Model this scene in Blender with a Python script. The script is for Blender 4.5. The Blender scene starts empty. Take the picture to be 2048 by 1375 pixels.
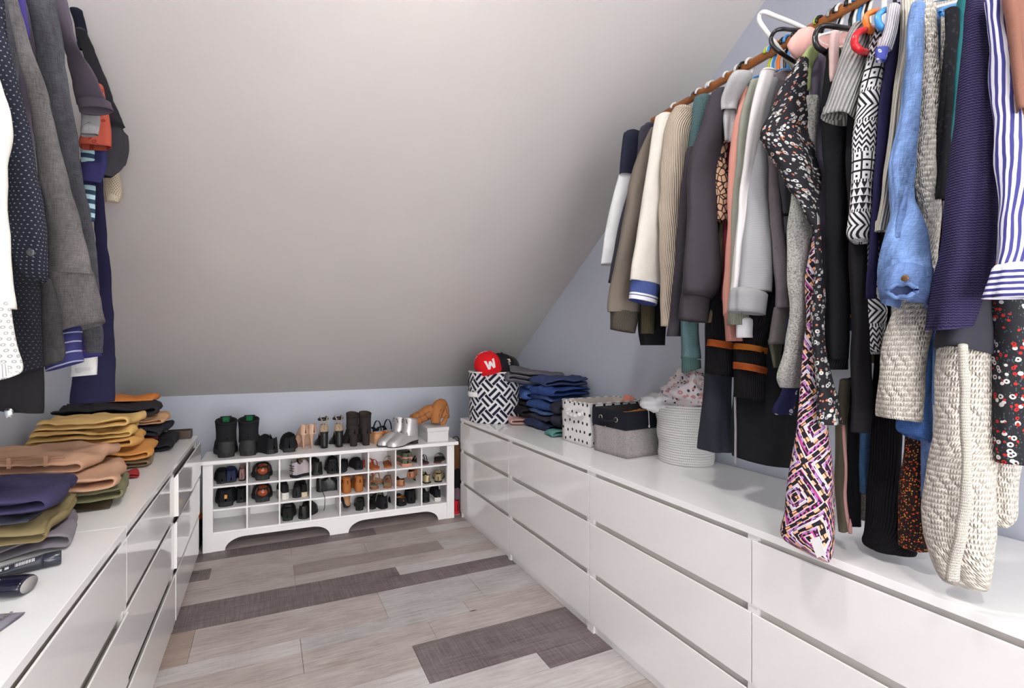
import bpy, bmesh, math, random
from mathutils import Vector, Matrix, noise
from math import sin, cos, pi, sqrt, hypot, radians
random.seed(11)
sc = bpy.context.scene
COL = sc.collection

# ------------------------------------------------------------------ camera
F, PX, PV, TH, H = 930.75, 922.9, 690.7, 0.3932, 1.3503     # focal and principal point for a 2048 x 1375 frame
ST, CT = sin(TH), cos(TH)
cd = bpy.data.cameras.new('camera')
cam = bpy.data.objects.new('camera', cd); COL.objects.link(cam)
cam.location = (0, 0, H); cam.rotation_euler = (pi/2, 0, -TH)
cd.sensor_fit = 'HORIZONTAL'; cd.sensor_width = 36; cd.lens = F/2048*36
cd.shift_x = (1024-PX)/2048; cd.shift_y = (PV-687.5)/2048
cd.clip_start = .02
sc.camera = cam
# ------------------------------------------------------------------ world, exposure
w = bpy.data.worlds.new('world'); sc.world = w; w.use_nodes = True
w.node_tree.nodes['Background'].inputs[0].default_value = (1, .985, .97, 1)
w.node_tree.nodes['Background'].inputs[1].default_value = 9.0  # strong, so the added doorway gives frontal fill light
sc.view_settings.view_transform = 'Standard'
sc.view_settings.look = 'None'
sc.view_settings.gamma = 1
sc.view_settings.use_curve_mapping = False
sc.view_settings.exposure = -0.18
LAMP_POWER = 225.0         # radiance of the recessed ceiling lamps

# ------------------------------------------------------------------ room dimensions
XR, XL = 1.401, -.4135           # dresser fronts
DD = .63                         # dresser depth
WR, WL = 2.06, -1.06             # side walls
YK, ZK, SL = 4.02, .974, .7364   # knee wall, its height, slope of the ceiling
ZC = 2.95                        # flat ceiling
YF = YK-(ZC-ZK)/SL               # where the slope meets the flat ceiling
YB = -2.8                        # wall behind the camera
TOP = .78                        # dresser top
XPR, XPL = 1.50, -.48            # front plane of the hanging clothes
RODR, RODL, ZROD = 1.745, -.735, 2.452

def ray(u, v):
    l = (u-PX)/F
    return Vector((l*CT+ST, CT-l*ST, (PV-v)/F))
def atX(u, v, X):
    r = ray(u, v); return r*(X/r.x)+Vector((0, 0, H))
def atY(u, v, Y):
    r = ray(u, v); return r*(Y/r.y)+Vector((0, 0, H))
def atZ(u, v, Z):
    r = ray(u, v); return r*((Z-H)/r.z)+Vector((0, 0, H))

# ------------------------------------------------------------------ objects
def tag(o, label=None, cat=None, group=None, kind=None):
    if label: o['label'] = label
    if cat: o['category'] = cat
    if group: o['group'] = group
    if kind: o['kind'] = kind
    return o
def thing(name, label, cat, loc=(0, 0, 0), rz=0, group=None, rot=None):
    o = bpy.data.objects.new(name, None); COL.objects.link(o)
    o.location = loc; o.rotation_euler = rot if rot else (0, 0, rz); o.empty_display_size = .05
    tag(o, label, cat, group)
    return o
def inv(o):
    return (Matrix.Translation(o.location) @ o.rotation_euler.to_matrix().to_4x4()).inverted()

class MB:
    def __init__(s): s.v = []; s.f = []; s.uv = []; s.hasuv = False
    def vert(s, p, uv=(0, 0)):
        s.v.append(tuple(p)); s.uv.append(uv); return len(s.v)-1
    def box(s, a, b):
        x0, y0, z0 = [min(p, q) for p, q in zip(a, b)]; x1, y1, z1 = [max(p, q) for p, q in zip(a, b)]
        i = len(s.v)
        for p in ((x0,y0,z0),(x1,y0,z0),(x1,y1,z0),(x0,y1,z0),(x0,y0,z1),(x1,y0,z1),(x1,y1,z1),(x0,y1,z1)): s.vert(p, (p[0]+p[1], p[2]))
        for q in ((0,3,2,1),(4,5,6,7),(0,1,5,4),(1,2,6,5),(2,3,7,6),(3,0,4,7)): s.f.append([i+k for k in q])
        return s
    def rings(s, rings, closed=True, caps=(False, False), uvs=None):
        n = len(rings[0]); idx = []
        per = []
        for k, r in enumerate(rings):
            row = [s.vert(p, uvs[k][j] if uvs else (j/n, k*.02)) for j, p in enumerate(r)]
            idx.append(row)
        m = n if closed else n-1
        for k in range(len(rings)-1):
            for j in range(m):
                s.f.append([idx[k][j], idx[k][(j+1) % n], idx[k+1][(j+1) % n], idx[k+1][j]])
        if caps[0]: s.f.append(idx[0][::-1])
        if caps[1]: s.f.append(idx[-1])
        return idx
    def pipe(s, pts, r, n=8, caps=True, flat=1.0):
        pts = [Vector(p) for p in pts]; R = []
        up = Vector((0, 0, 1)); prev = None
        for i, p in enumerate(pts):
            t = (pts[min(i+1, len(pts)-1)]-pts[max(i-1, 0)]).normalized()
            a = prev if prev else (up if abs(t.z) < .9 else Vector((1, 0, 0)))
            b = t.cross(a).normalized(); a = b.cross(t).normalized(); prev = a
            rr = r[i] if isinstance(r, (list, tuple)) else r
            R.append([p+a*(cos(2*pi*j/n)*rr*flat)+b*(sin(2*pi*j/n)*rr) for j in range(n)])
        s.rings(R, True, (caps, caps)); return s
    def lathe(s, prof, n=24, c=(0, 0, 0), caps=(True, True), sx=1, sy=1):
        s.rings([[(c[0]+cos(2*pi*j/n)*r*sx, c[1]+sin(2*pi*j/n)*r*sy, c[2]+z) for j in range(n)] for r, z in prof], True, caps,
                [[(j/n*2*pi*max(prof[0][0], .001), z) for j in range(n)] for r, z in prof])
        return s
    def prism(s, poly, d, f=lambda p, k: (p[0], k, p[1])):
        n = len(poly); i = len(s.v)
        for k in (0, d):
            for p in poly: s.vert(f(p, k), (p[0], p[1]))
        s.f.append([i+j for j in range(n)][::-1]); s.f.append([i+n+j for j in range(n)])
        for j in range(n): s.f.append([i+j, i+(j+1) % n, i+n+(j+1) % n, i+n+j])
        return s
    def xf(s, M):
        s.v = [tuple(M @ Vector(p)) for p in s.v]; return s
    def build(s, name, mat, parent=None, smooth=False, world=False, bevel=0, fixn=True):
        me = bpy.data.meshes.new(name); me.from_pydata(s.v, [], s.f)
        ul = me.uv_layers.new(name='UVMap')
        lv = [0]*len(me.loops); me.loops.foreach_get('vertex_index', lv)
        flat = []
        for q in lv: flat += s.uv[q]
        ul.data.foreach_set('uv', flat)
        if fixn:
            bm = bmesh.new(); bm.from_mesh(me); bmesh.ops.recalc_face_normals(bm, faces=bm.faces)
            if bevel: bmesh.ops.bevel(bm, geom=[e for e in bm.edges if e.calc_face_angle(0) > .6], offset=bevel, segments=2, affect='EDGES', profile=.5)
            bm.to_mesh(me); bm.free()
        if smooth:
            me.polygons.foreach_set('use_smooth', [True]*len(me.polygons))
        if bevel and not smooth:
            pass
        me.materials.append(mat); me.update()
        o = bpy.data.objects.new(name, me); COL.objects.link(o)
        if parent:
            o.parent = parent
            if world: o.matrix_parent_inverse = inv(parent)
        return o
def struct(o): o['kind'] = 'structure'; return o
def catmull(P, t):
    n = len(P)-1; i = min(int(t), n-1); f = t-i
    p0, p1, p2, p3 = P[max(i-1, 0)], P[i], P[i+1], P[min(i+2, n)]
    return [.5*(2*b+(c-a)*f+(2*a-5*b+4*c-d)*f*f+(3*b-a-3*c+d)*f**3) for a, b, c, d in zip(p0, p1, p2, p3)]
def sstep(a, b, x):
    x = min(1, max(0, (x-a)/(b-a))); return x*x*(3-2*x)

# ------------------------------------------------------------------ material nodes
def lin(c):
    return tuple((x/255/12.92 if x <= 10 else ((x/255+.055)/1.055)**2.4) for x in c[:3])+(1,)
class X:
    def __init__(s, t, o): s.t = t; s.o = o
    def m(s, op, b=None, c=None):
        n = s.t.nodes.new('ShaderNodeMath'); n.operation = op
        for k, q in enumerate((s, b, c)):
            if q is None: continue
            if isinstance(q, X): s.t.links.new(q.o, n.inputs[k])
            else: n.inputs[k].default_value = q
        return X(s.t, n.outputs[0])
    def __add__(s, b): return s.m('ADD', b)
    __radd__ = __add__
    def __sub__(s, b): return s.m('SUBTRACT', b)
    def __rsub__(s, b): return (s*-1)+b
    def __mul__(s, b): return s.m('MULTIPLY', b)
    __rmul__ = __mul__
    def __truediv__(s, b): return s.m('DIVIDE', b)
    def sin(s): return s.m('SINE')
    def fl(s): return s.m('FLOOR')
    def fr(s): return s.m('FRACT')
    def abs(s): return s.m('ABSOLUTE')
    def lt(s, b): return s.m('LESS_THAN', b)
    def gt(s, b): return s.m('GREATER_THAN', b)
    def min(s, b): return s.m('MINIMUM', b)
    def max(s, b): return s.m('MAXIMUM', b)
    def mod2(s): return (s*.5).fr()*2
    def pw(s, b): return s.m('POWER', b)
class NT:
    def __init__(s, name):
        s.mat = bpy.data.materials.new(name); s.mat.use_nodes = True
        s.t = s.mat.node_tree; s.b = s.t.nodes['Principled BSDF']
    def new(s, k): return s.t.nodes.new(k)
    def uv(s):
        n = s.new('ShaderNodeUVMap'); q = s.new('ShaderNodeSeparateXYZ'); s.t.links.new(n.outputs[0], q.inputs[0])
        s.vec = n.outputs[0]
        return X(s.t, q.outputs[0]), X(s.t, q.outputs[1])
    def ob(s, kind='Object'):
        n = s.new('ShaderNodeTexCoord'); q = s.new('ShaderNodeSeparateXYZ'); s.t.links.new(n.outputs[kind], q.inputs[0])
        return [X(s.t, o) for o in q.outputs]
    def comb(s, x, y, z=0.0):
        n = s.new('ShaderNodeCombineXYZ')
        for k, q in enumerate((x, y, z)):
            if isinstance(q, X): s.t.links.new(q.o, n.inputs[k])
            else: n.inputs[k].default_value = q
        return n.outputs[0]
    def noise(s, vec, scale, detail=3, rough=.55, dist=0):
        n = s.new('ShaderNodeTexNoise'); s.t.links.new(vec, n.inputs['Vector'])
        n.inputs['Scale'].default_value = scale; n.inputs['Detail'].default_value = detail
        n.inputs['Roughness'].default_value = rough; n.inputs['Distortion'].default_value = dist
        return X(s.t, n.outputs[0])
    def voro(s, vec, scale, feat='F1'):
        n = s.new('ShaderNodeTexVoronoi'); s.t.links.new(vec, n.inputs['Vector']); n.inputs['Scale'].default_value = scale
        n.feature = feat
        q = s.new('ShaderNodeSeparateColor')
        if feat == 'F1': s.t.links.new(n.outputs['Color'], q.inputs[0])
        return X(s.t, n.outputs['Distance']), X(s.t, q.outputs[0]), X(s.t, q.outputs[1])
    def mix(s, f, a, b):
        n = s.new('ShaderNodeMix'); n.data_type = 'RGBA'; n.clamp_factor = True
        for k, q in ((0, f), (6, a), (7, b)):
            if isinstance(q, X): s.t.links.new(q.o, n.inputs[k])
            elif isinstance(q, tuple): n.inputs[k].default_value = q if len(q) == 4 else lin(q)
            elif isinstance(q, (int, float)): n.inputs[k].default_value = q
            else: s.t.links.new(q, n.inputs[k])
        return n.outputs[2]
    def out(s, col, rough=.85, h=None, bump=.3, dist=.004, spec=.3, metal=0, coat=0, sheen=0):
        b = s.b
        if isinstance(col, tuple): b.inputs['Base Color'].default_value = col if len(col) == 4 else lin(col)
        else: s.t.links.new(col.o if isinstance(col, X) else col, b.inputs['Base Color'])
        if isinstance(rough, X): s.t.links.new(rough.o, b.inputs['Roughness'])
        else: b.inputs['Roughness'].default_value = rough
        b.inputs['Specular IOR Level'].default_value = spec; b.inputs['Metallic'].default_value = metal
        b.inputs['Coat Weight'].default_value = coat
        if sheen: b.inputs['Sheen Weight'].default_value = sheen
        if h is not None:
            n = s.new('ShaderNodeBump'); n.inputs['Strength'].default_value = bump; n.inputs['Distance'].default_value = dist
            s.t.links.new(h.o, n.inputs['Height']); s.t.links.new(n.outputs[0], b.inputs['Normal'])
        return s.mat
_MC = {}
def cached(fn):
    def g(name, *a, **k):
        if name not in _MC: _MC[name] = fn(name, *a, **k)
        return _MC[name]
    return g
def sh(c, k): return tuple(min(255, x*k) for x in c)

@cached
def gloss(name, c, rough=.2, spec=.5, metal=0, coat=0):
    n = NT(name); x, y, z = n.ob(); q = n.noise(n.comb(x, y, z), 25)
    return n.out(n.mix(q, sh(c, .992), sh(c, 1.008)), rough+q*.02, spec=spec, metal=metal, coat=coat)
@cached
def plain(name, c, rough=.9, var=.16, grain=700, bump=.25, sheen=0):
    n = NT(name); u, v = n.uv(); x, y, z = n.ob(); P = n.comb(x, y, z)
    a = n.noise(P, 9, 3); b = n.noise(P, grain, 2)
    return n.out(n.mix(a*.5+b*.5, sh(c, 1-var), sh(c, 1+var)), rough, b+a*2, bump, .002, .2, sheen=sheen)
@cached
def rib(name, c, p=.006, bump=.9, depth=.004, wave=0):
    n = NT(name); u, v = n.uv(); s = ((u+wave*(v*60).sin())*(pi/p)).sin().abs(); f = n.noise(n.vec, 600, 2)
    return n.out(n.mix(f, sh(c, .88), sh(c, 1.08)), .92, s+f*.25, bump, depth, .15)
@cached
def knit(name, c, p=.012, q=.009, bump=.6, depth=.006, cable=0):
    n = NT(name); u, v = n.uv()
    ch = (u*(2*pi/p)).sin().abs()
    s = ch*.6+((v*(2*pi/q))+ch*2.2).sin()*.5*ch
    if cable:
        s = s+((u*(2*pi/cable)+(v*(2*pi/(cable*1.6))).sin()*1.6).sin().abs())*1.2
        hole, _, _ = n.voro(n.comb(u*30, v*24), 1.0); s = s+hole.min(.25)*3
    f = n.noise(n.vec, 400, 2)
    return n.out(n.mix(f*.6+s*.4, sh(c, .9), sh(c, 1.08)), .95, s+f*.2, bump, depth*.6, .1)  # stitch grooves tinted darker, their shade mixed into the yarn colour
@cached
def denim(name, c, fade=.3, rough=.85):
    n = NT(name); u, v = n.uv(); a = n.noise(n.comb(u*8, v*3), 3, 4); w_ = n.noise(n.comb(u*420, v*50), 1, 4); w2 = n.noise(n.comb(u*50, v*420), 1, 4)
    return n.out(n.mix((a-.5)*fade*2+(w_-.5)*.9+(w2-.5)*.9+.5, sh(c, .62), tuple(min(255, x*1.15+20) for x in c)), rough, w_+w2+a*2, .35, .002, .2)
@cached
def dots(name, bg, fg, p=.012, r=.2, ring=False, jit=0):
    n = NT(name); u, v = n.uv(); f = n.noise(n.vec, 500, 2)
    row = (v/p).fl(); uu = (u/p+row.mod2()*.5)
    dx = uu.fr()-.5; dy = (v/p).fr()-.5
    if jit: dx = dx+((row*12.7+uu.fl()*5.3).sin())*jit; dy = dy+((row*3.1+uu.fl()*9.7).sin())*jit
    d = (dx*dx+dy*dy).pw(.5); m = d.lt(r)
    if ring: m = m*d.gt(r*.45)
    return n.out(n.mix(m, n.mix(f, sh(bg, .88), sh(bg, 1.12)), fg), .9, f, .2, .002, .2)
@cached
def floral(name, bg, cols, scale=60, size=.32, leaf=None):
    n = NT(name); u, v = n.uv(); f = n.noise(n.vec, 500, 2)
    col = n.mix(f, sh(bg, .85), sh(bg, 1.15))
    if leaf:
        d, a, b = n.voro(n.comb(u*1.7+.3, v), scale*1.4); col = n.mix(d.lt(.26), col, leaf)
    for k, c in enumerate(cols):
        d, a, b = n.voro(n.comb(u+k*.37, v+k*.71), scale*(.8+.35*k))
        keep = a.lt((.75, .45, .16)[k])
        col = n.mix(d.lt(size)*keep, col, c)
        col = n.mix(d.lt(size*.42)*keep, col, bg)
    return n.out(col, .85, f, .2, .002, .2)
@cached
def stripes(name, cols, p=.02, along=True, wob=0, edges=(.5,)):
    n = NT(name); u, v = n.uv(); s = (u if along else v)
    if wob: s = s+n.noise(n.comb(u*8, v*8), 1.2, 2)*wob
    t = (s/p).fr(); col = cols[0]
    for e, c in zip(edges, cols[1:]): col = n.mix(t.gt(e), col, c)
    f = n.noise(n.vec, 500, 2)
    return n.out(col, .88, f, .2, .002, .2)
@cached
def geo_bw(name, bg, fg, p=.075):
    n = NT(name); u, v = n.uv()
    b = (v/p); row = b.fl(); y = b.fr(); k = (row*.31+.13).fr()
    tri = ((u*(1/.016)).fr()-.5).abs()*2
    zig = ((y*5+tri*.8).fr()).gt(.5)
    uu = (u/.022).fr()-.5; yy = (y*3).fr()-.5
    sq = uu.abs().max(yy.abs()); sqs = sq.lt(.4)*sq.gt(.12)
    tr = (tri).lt((y*4).fr())
    chev = ((u/.045+(y-.5).abs()*1.6)*3).fr().gt(.45)
    s1 = k.lt(.25); s2 = k.lt(.5)*k.gt(.2499); s3 = k.lt(.75)*k.gt(.4999); s4 = k.gt(.7499)
    m = s1*zig+s2*sqs+s3*tr+s4*chev
    edge = (y-.5).abs().gt(.45); m = m*(1-edge)+edge*(((u/.007).fr()).gt(.5))
    f = n.noise(n.vec, 500, 2)
    return n.out(n.mix(m, bg, fg), .85, f, .2, .002, .2)
@cached
def tribal(name):
    n = NT(name); u, v = n.uv()
    P, Q = .135, .19
    t = ((u/P).fr()-.5).abs()*2; q = ((v/Q).fr()-.5).abs()*2
    s = t*.9+q
    band = (s*2.2).fr()
    k = (s*2.2).fl()
    z = (((u/.022).fr()-.5).abs()*2+((v/.022).fr()-.5).abs()*2)*.62
    z2 = (((u-v)/.015).fr()-.5).abs()*2
    st = ((u/.02+(v/.02).fl().mod2()*.5).fr()-.5).abs().gt(.25)
    dark = (32, 26, 34)
    col = n.mix(z.gt(.5), (231, 168, 128), dark)
    col = n.mix(band.gt(.24), col, (206, 190, 194))
    col = n.mix(band.gt(.36), col, n.mix(z2.gt(.45), (180, 64, 136), dark))
    col = n.mix(band.gt(.56), col, n.mix(st, (170, 120, 180), (60, 20, 50)))
    col = n.mix(band.gt(.75), col, (214, 200, 196))
    col = n.mix(band.gt(.82), col, n.mix(z.gt(.55), (232, 160, 110), dark))
    col = n.mix(band.gt(.92), col, dark)
    col = n.mix(k.mod2().gt(.5)*band.lt(.5)*band.gt(.38), col, n.mix(z.gt(.4), dark, (205, 214, 226)))
    f = n.noise(n.vec, 500, 2)
    return n.out(col, .85, f, .2, .002, .2)
@cached
def boucle(name, c):
    n = NT(name); u, v = n.uv(); d, a, b = n.voro(n.comb(u, v), 230); f = n.noise(n.vec, 260, 3)
    return n.out(n.mix(d+f*.5-.3, sh(c, 1.2), sh(c, .72)), .95, (1-d)+f, .7, .003, .1)
@cached
def ridge(name, c, q=.006):
    n = NT(name); u, v = n.uv(); f = n.noise(n.vec, 300, 2)
    h = ((v+(u*700).sin()*.0006)*(pi/q)).sin().abs()*(.75+.25*(u*(2*pi/.006)).sin().abs())
    return n.out(n.mix(h*.8+f*.3, sh(c, .62), sh(c, 1.22)), .95, h+f*.2, .8, .004, .1)  # grooves darkened in the colour, like shade between the ridges
@cached
def vein(name, bg, fg, scale=55, w_=.06):
    n = NT(name); u, v = n.uv(); d, _, _ = n.voro(n.comb(u, v*.7), scale, 'DISTANCE_TO_EDGE')
    return n.out(n.mix(d.lt(w_), bg, fg), .9)
@cached
def confetti(name, bg, cols, scale=90):
    n = NT(name); u, v = n.uv(); col = bg
    for k, c in enumerate(cols):
        d, a, b = n.voro(n.comb(u*(1+.2*k)+k*.3, v+k*.6), scale*(1+.3*k)); col = n.mix(d.lt(.3)*a.lt(.6), col, c)
    return n.out(col, .9)
@cached
def fret(name, bg, fg, k=.0125):
    n = NT(name); u, v = n.uv(); p = (u+v)*(.7071/k); q = (u-v)*(.7071/k)
    par = ((p/4).fl()+(q/4).fl()).mod2().gt(.5)
    a = ((p+.25)/2).fr().lt(.5); b = ((q+.25)/2).fr().lt(.5)
    m = par*a+(1-par)*b
    f = n.noise(n.vec, 400, 2)
    return n.out(n.mix(m, bg, fg), .85, f, .2, .002, .2)
# ------------------------------------------------------------------ the setting
@cached
def paint(name, c, rough=.75):
    n = NT(name); x, y, z = n.ob(); P = n.comb(x, y, z); a = n.noise(P, 1.6, 3); b = n.noise(P, 140, 3)
    return n.out(n.mix(a, sh(c, .97), sh(c, 1.03)), rough, b+a, .12, .002, .3)
M_CEIL = paint('ceiling_paint', (205, 200, 197), .55)
M_WALL = paint('wall_paint', (198, 203, 215), .6)
T_ = .06
struct(MB().box((WL-T_, YB, -.05), (WL, YK+T_, 3.2)).build('wall_left', M_WALL))
struct(MB().box((WR, YB, -.05), (WR+T_, YK+T_, 3.2)).build('wall_right', M_WALL))
struct(MB().box((WL, YK, -.05), (WR, YK+T_, ZK+.0)).build('wall_knee', M_WALL))
DX0, DX1, DZT = -.9, 1.9, 2.45      # wide doorway added behind the camera so bright world light fills the room
struct(MB().prism([(WL-T_, -.05), (DX0, -.05), (DX0, DZT), (DX1, DZT), (DX1, -.05), (WR+T_, -.05), (WR+T_, 3.2), (WL-T_, 3.2)], T_, lambda p, k: (p[0], YB-k, p[1])).build('wall_back', M_WALL))
struct(MB().prism([(DX0-.09, 0), (DX0, 0), (DX0, DZT), (DX1, DZT), (DX1, 0), (DX1+.09, 0), (DX1+.09, DZT+.09), (DX0-.09, DZT+.09)], .015, lambda p, k: (p[0], YB+.0005+k, p[1])).build('trim_1', gloss('trim_white', (226, 226, 226), .4)))  # casing of the added fill-light doorway
b = MB(); b.prism([(YK, ZK), (YF, ZC), (YB, ZC), (YB, ZC+.1), (YF+.05, ZC+.1), (YK+.05, ZK+.1)], WR-WL, lambda p, k: (WL+k, p[0], p[1]))
struct(b.build('ceiling', M_CEIL))

@cached
def plank_mat(name, c, c2, saw=.0):
    n = NT(name); x, y, z = n.ob(); 
    g = n.noise(n.comb(x*1.6, y*22, 0), 4, 5, .65, .6); g2 = n.noise(n.comb(x*6, y*90, 0), 3, 3); m = n.noise(n.comb(x*2, y*4, 0), 2, 3)
    col = n.mix((g-.5)*2.4+(m-.5)*1.5+.5, c2, c)
    col = n.mix(g2*.35, col, sh(c2, .9))
    kd, ka, kb = n.voro(n.comb(x*2.2, y*9), 1.0); col = n.mix((kd.lt(.05))*ka.lt(.25), col, sh(c2, .55))
    if saw:
        s = n.noise(n.comb(x*160, y*6, 0), 1, 2); s2 = n.noise(n.comb(x*5, y*260, 0), 1, 2); col = n.mix((s-.42)*2.2*saw+(s2-.45)*1.6*saw, col, (205, 198, 198))
    return n.out(col, .42+g*.15, g+g2, .12, .002, .35)
PLK = {'d': plank_mat('plank_dark', (128, 116, 116), (92, 80, 80), .22), 'm': plank_mat('plank_mid', (168, 156, 152), (138, 124, 121), .1),
       'l': plank_mat('plank_light', (200, 191, 187), (160, 147, 142), .12), 'w': plank_mat('plank_whitish', (212, 208, 206), (176, 170, 168), .35),
       'g': plank_mat('plank_grey', (202, 198, 196), (158, 153, 151), .25), 't': plank_mat('plank_tan', (180, 163, 152), (150, 132, 122), .05)}
floor = struct(MB().box((WL, YB, -.06), (WR, YK, -.004)).build('floor', gloss('floor_joint', (90, 80, 78), .7)))
A0, A1 = WL, WR
rows = [
 (3.73, 4.02, [(A0, .1, 'm'), (.1, A1, 'l')]), (3.57, 3.73, [(A0, .6, 'm'), (.6, A1, 'm')]), (3.44, 3.57, [(A0, .715, 'l'), (.715, A1, 'l')]),
 (3.305, 3.44, [(A0, .715, 'd'), (.715, A1, 'm')]), (3.19, 3.305, [(A0, .14, 'l'), (.14, 1.08, 'l'), (1.08, A1, 'w')]),
 (3.045, 3.19, [(A0, -.319, 'd'), (-.319, .6, 'l'), (.6, A1, 'l')]), (2.9, 3.045, [(A0, .142, 'l'), (.142, 1.08, 'm'), (1.08, A1, 'g')]),
 (2.78, 2.9, [(A0, .142, 'l'), (.142, A1, 'l')]),
 (2.67, 2.78, [(A0, .715, 'd'), (.715, A1, 'w')]), (2.53, 2.67, [(A0, .715, 'd'), (.715, A1, 'd')]),
 (2.27, 2.53, [(A0, -.32, 't'), (-.32, .55, 'l'), (.55, 1.078, 'g'), (1.078, A1, 'g')]),
 (2.165, 2.27, [(A0, .135, 'w'), (.135, .95, 'g'), (.95, A1, 'l')]), (2.02, 2.165, [(A0, .136, 'l'), (.136, .72, 'l'), (.72, A1, 'l')]),
 (1.87, 2.02, [(A0, .597, 'l'), (.597, A1, 'd')]), (1.766, 1.87, [(A0, .597, 'w'), (.597, A1, 'd')]),
 (1.657, 1.766, [(A0, .3, 'l'), (.3, 1.09, 'w'), (1.09, A1, 'd')]), (1.457, 1.657, [(A0, .4, 't'), (.4, A1, 'w')]),
 (1.25, 1.457, [(A0, .2, 'l'), (.2, A1, 'l')]), (1.0, 1.25, [(A0, .9, 'd'), (.9, A1, 'l')]), (.85, 1.0, [(A0, .3, 'g'), (.3, A1, 'l')]),
 (.6, .85, [(A0, .1, 'l'), (.1, A1, 'm')]), (.35, .6, [(A0, .8, 'l'), (.8, A1, 'w')]), (.1, .35, [(A0, -.1, 'm'), (-.1, A1, 'l')]),
 (-.15, .1, [(A0, .5, 'l'), (.5, A1, 'g')]), (-.4, -.15, [(A0, .2, 'd'), (.2, A1, 'l')]), (-.65, -.4, [(A0, .9, 'l'), (.9, A1, 't')]),
 (-.9, -.65, [(A0, .3, 'w'), (.3, A1, 'l')]), (-1.15, -.9, [(A0, .6, 'l'), (.6, A1, 'm')]), (-1.4, -1.15, [(A0, 0, 'm'), (0, A1, 'l')]), (-1.7, -1.4, [(A0, .5, 'l'), (.5, A1, 'd')]), (-2.1, -1.7, [(A0, .2, 'm'), (.2, A1, 'l')]), (-2.5, -2.1, [(A0, .7, 'l'), (.7, A1, 'w')]), (-2.8, -2.5, [(A0, .0, 'd'), (0, A1, 'l')])]
for y0, y1, ps in rows:
    for x0, x1, k in ps:
        g = .0009
        bb = MB().box((x0+g, y0+g, -.004), (x1-g, y1-g, 0))
        o = bb.build('plank', PLK[k], floor)

# ceiling lamps (behind the camera, on the flat ceiling)
n = NT('lamp_glow'); n.b.inputs['Emission Color'].default_value = (1, .975, .94, 1); n.b.inputs['Emission Strength'].default_value = LAMP_POWER
M_GLOW = n.out((255, 250, 240), .3)
for ly, lab in ((-1.6, 'round recessed ceiling lamp nearest the added doorway'), (-.3, 'middle round recessed ceiling lamp'), (.95, 'round recessed ceiling lamp nearest the sloped ceiling')):
    t = thing('ceiling_lamp', lab, 'lamp', (.45, ly, ZC-.02), group='ceiling lamps')
    b = MB(); b.lathe([(.001, .006), (.098, .006), (.098, .012), (.001, .012)], 28); b.build('lens', M_GLOW, t)
    b = MB(); b.rings([[(cos(2*pi*j/28)*r, sin(2*pi*j/28)*r, z) for j in range(28)] for r, z in ((.099, .02), (.099, .003), (.122, .006), (.125, .0195))], True); b.build('trim_ring', gloss('white_metal', (225, 225, 222), .4), t, True)

# ------------------------------------------------------------------ dressers
M_WHITE = gloss('white_lacquer', (234, 232, 230), .07, .5, coat=.4)
M_WTOP = gloss('white_top_lacquer', (242, 241, 240), .12, .5)
M_RECESS = gloss('recess_beige', (205, 200, 194), .35)
DZ = ((.538, .738), (.290, .510), (.045, .262))
def dresser(label, sx, y1, opened={}):
    xf = XR if sx > 0 else XL
    y0 = y1-1.598
    t = thing('dresser', label, 'dresser', (xf+sx*DD/2, (y0+y1)/2, 0))
    back = xf+sx*DD
    MB().box((xf, y0, .757), (back, y1, TOP)).build('top', M_WTOP, t, world=True, bevel=.0015)
    for ya, yb in ((y0, y0+.022), (y1-.022, y1)):
        MB().box((xf+sx*.006, ya, 0), (back, yb, .7568)).build('side_panel', M_WHITE, t, world=True)
    ym = (y0+y1)/2
    MB().box((xf+sx*.006, ym-.016, 0), (back, ym+.016, .7568)).build('divider', M_WHITE, t, world=True)
    MB().box((xf+sx*.0205, y0+.0222, .03), (xf+sx*.030, ym-.0162, .7568)).build('inner_panel', M_RECESS, t, world=True)
    MB().box((xf+sx*.0205, ym+.0162, .03), (xf+sx*.030, y1-.0222, .7568)).build('inner_panel', M_RECESS, t, world=True)
    MB().box((xf+sx*.017, y0+.0222, 0), (xf+sx*.020, y1-.0222, .06)).build('plinth', M_WHITE, t, world=True)
    for c in range(2):
        ya, yb = (ym+.0025, y1-.002) if c == 0 else (y0+.002, ym-.0025)
        for r, (za, zb) in enumerate(DZ):
            dx = opened.get((c, r), 0)
            b = MB(); bev = .018
            xs = xf-sx*dx
            b.prism([(xs, za), (xs, zb), (xs+sx*.004, zb+.002), (xs+sx*.019, zb-bev), (xs+sx*.019, za)], yb-ya, lambda p, k: (p[0], ya+k, p[1]))
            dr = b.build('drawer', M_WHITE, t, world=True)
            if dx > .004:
                MB().box((xs+sx*.0195, ya+.03, za+.01), (xs+sx*(.02+dx+.004), yb-.03, zb-.03)).build('drawer_gap_shade', gloss('shadow_gap_board', (60, 58, 58), .8), dr)  # dark slab behind a pulled-out front, its colour giving the gap's shade
    return t
dresser('white glossy six-drawer dresser at far right under the patterned drum basket', 1, 3.40)
dresser('white glossy six-drawer dresser at near right under the hanging clothes', 1, 1.80, {(1, 2): .012})
dresser('white glossy dresser at far left under the yellow folded trousers', -1, 3.362, {(0, 0): .018, (0, 1): .012, (0, 2): .008, (1, 2): .006})
dresser('white glossy dresser at near left under the dark toiletry tube', -1, 1.762, {(0, 1): .006, (0, 2): .012})

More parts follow.
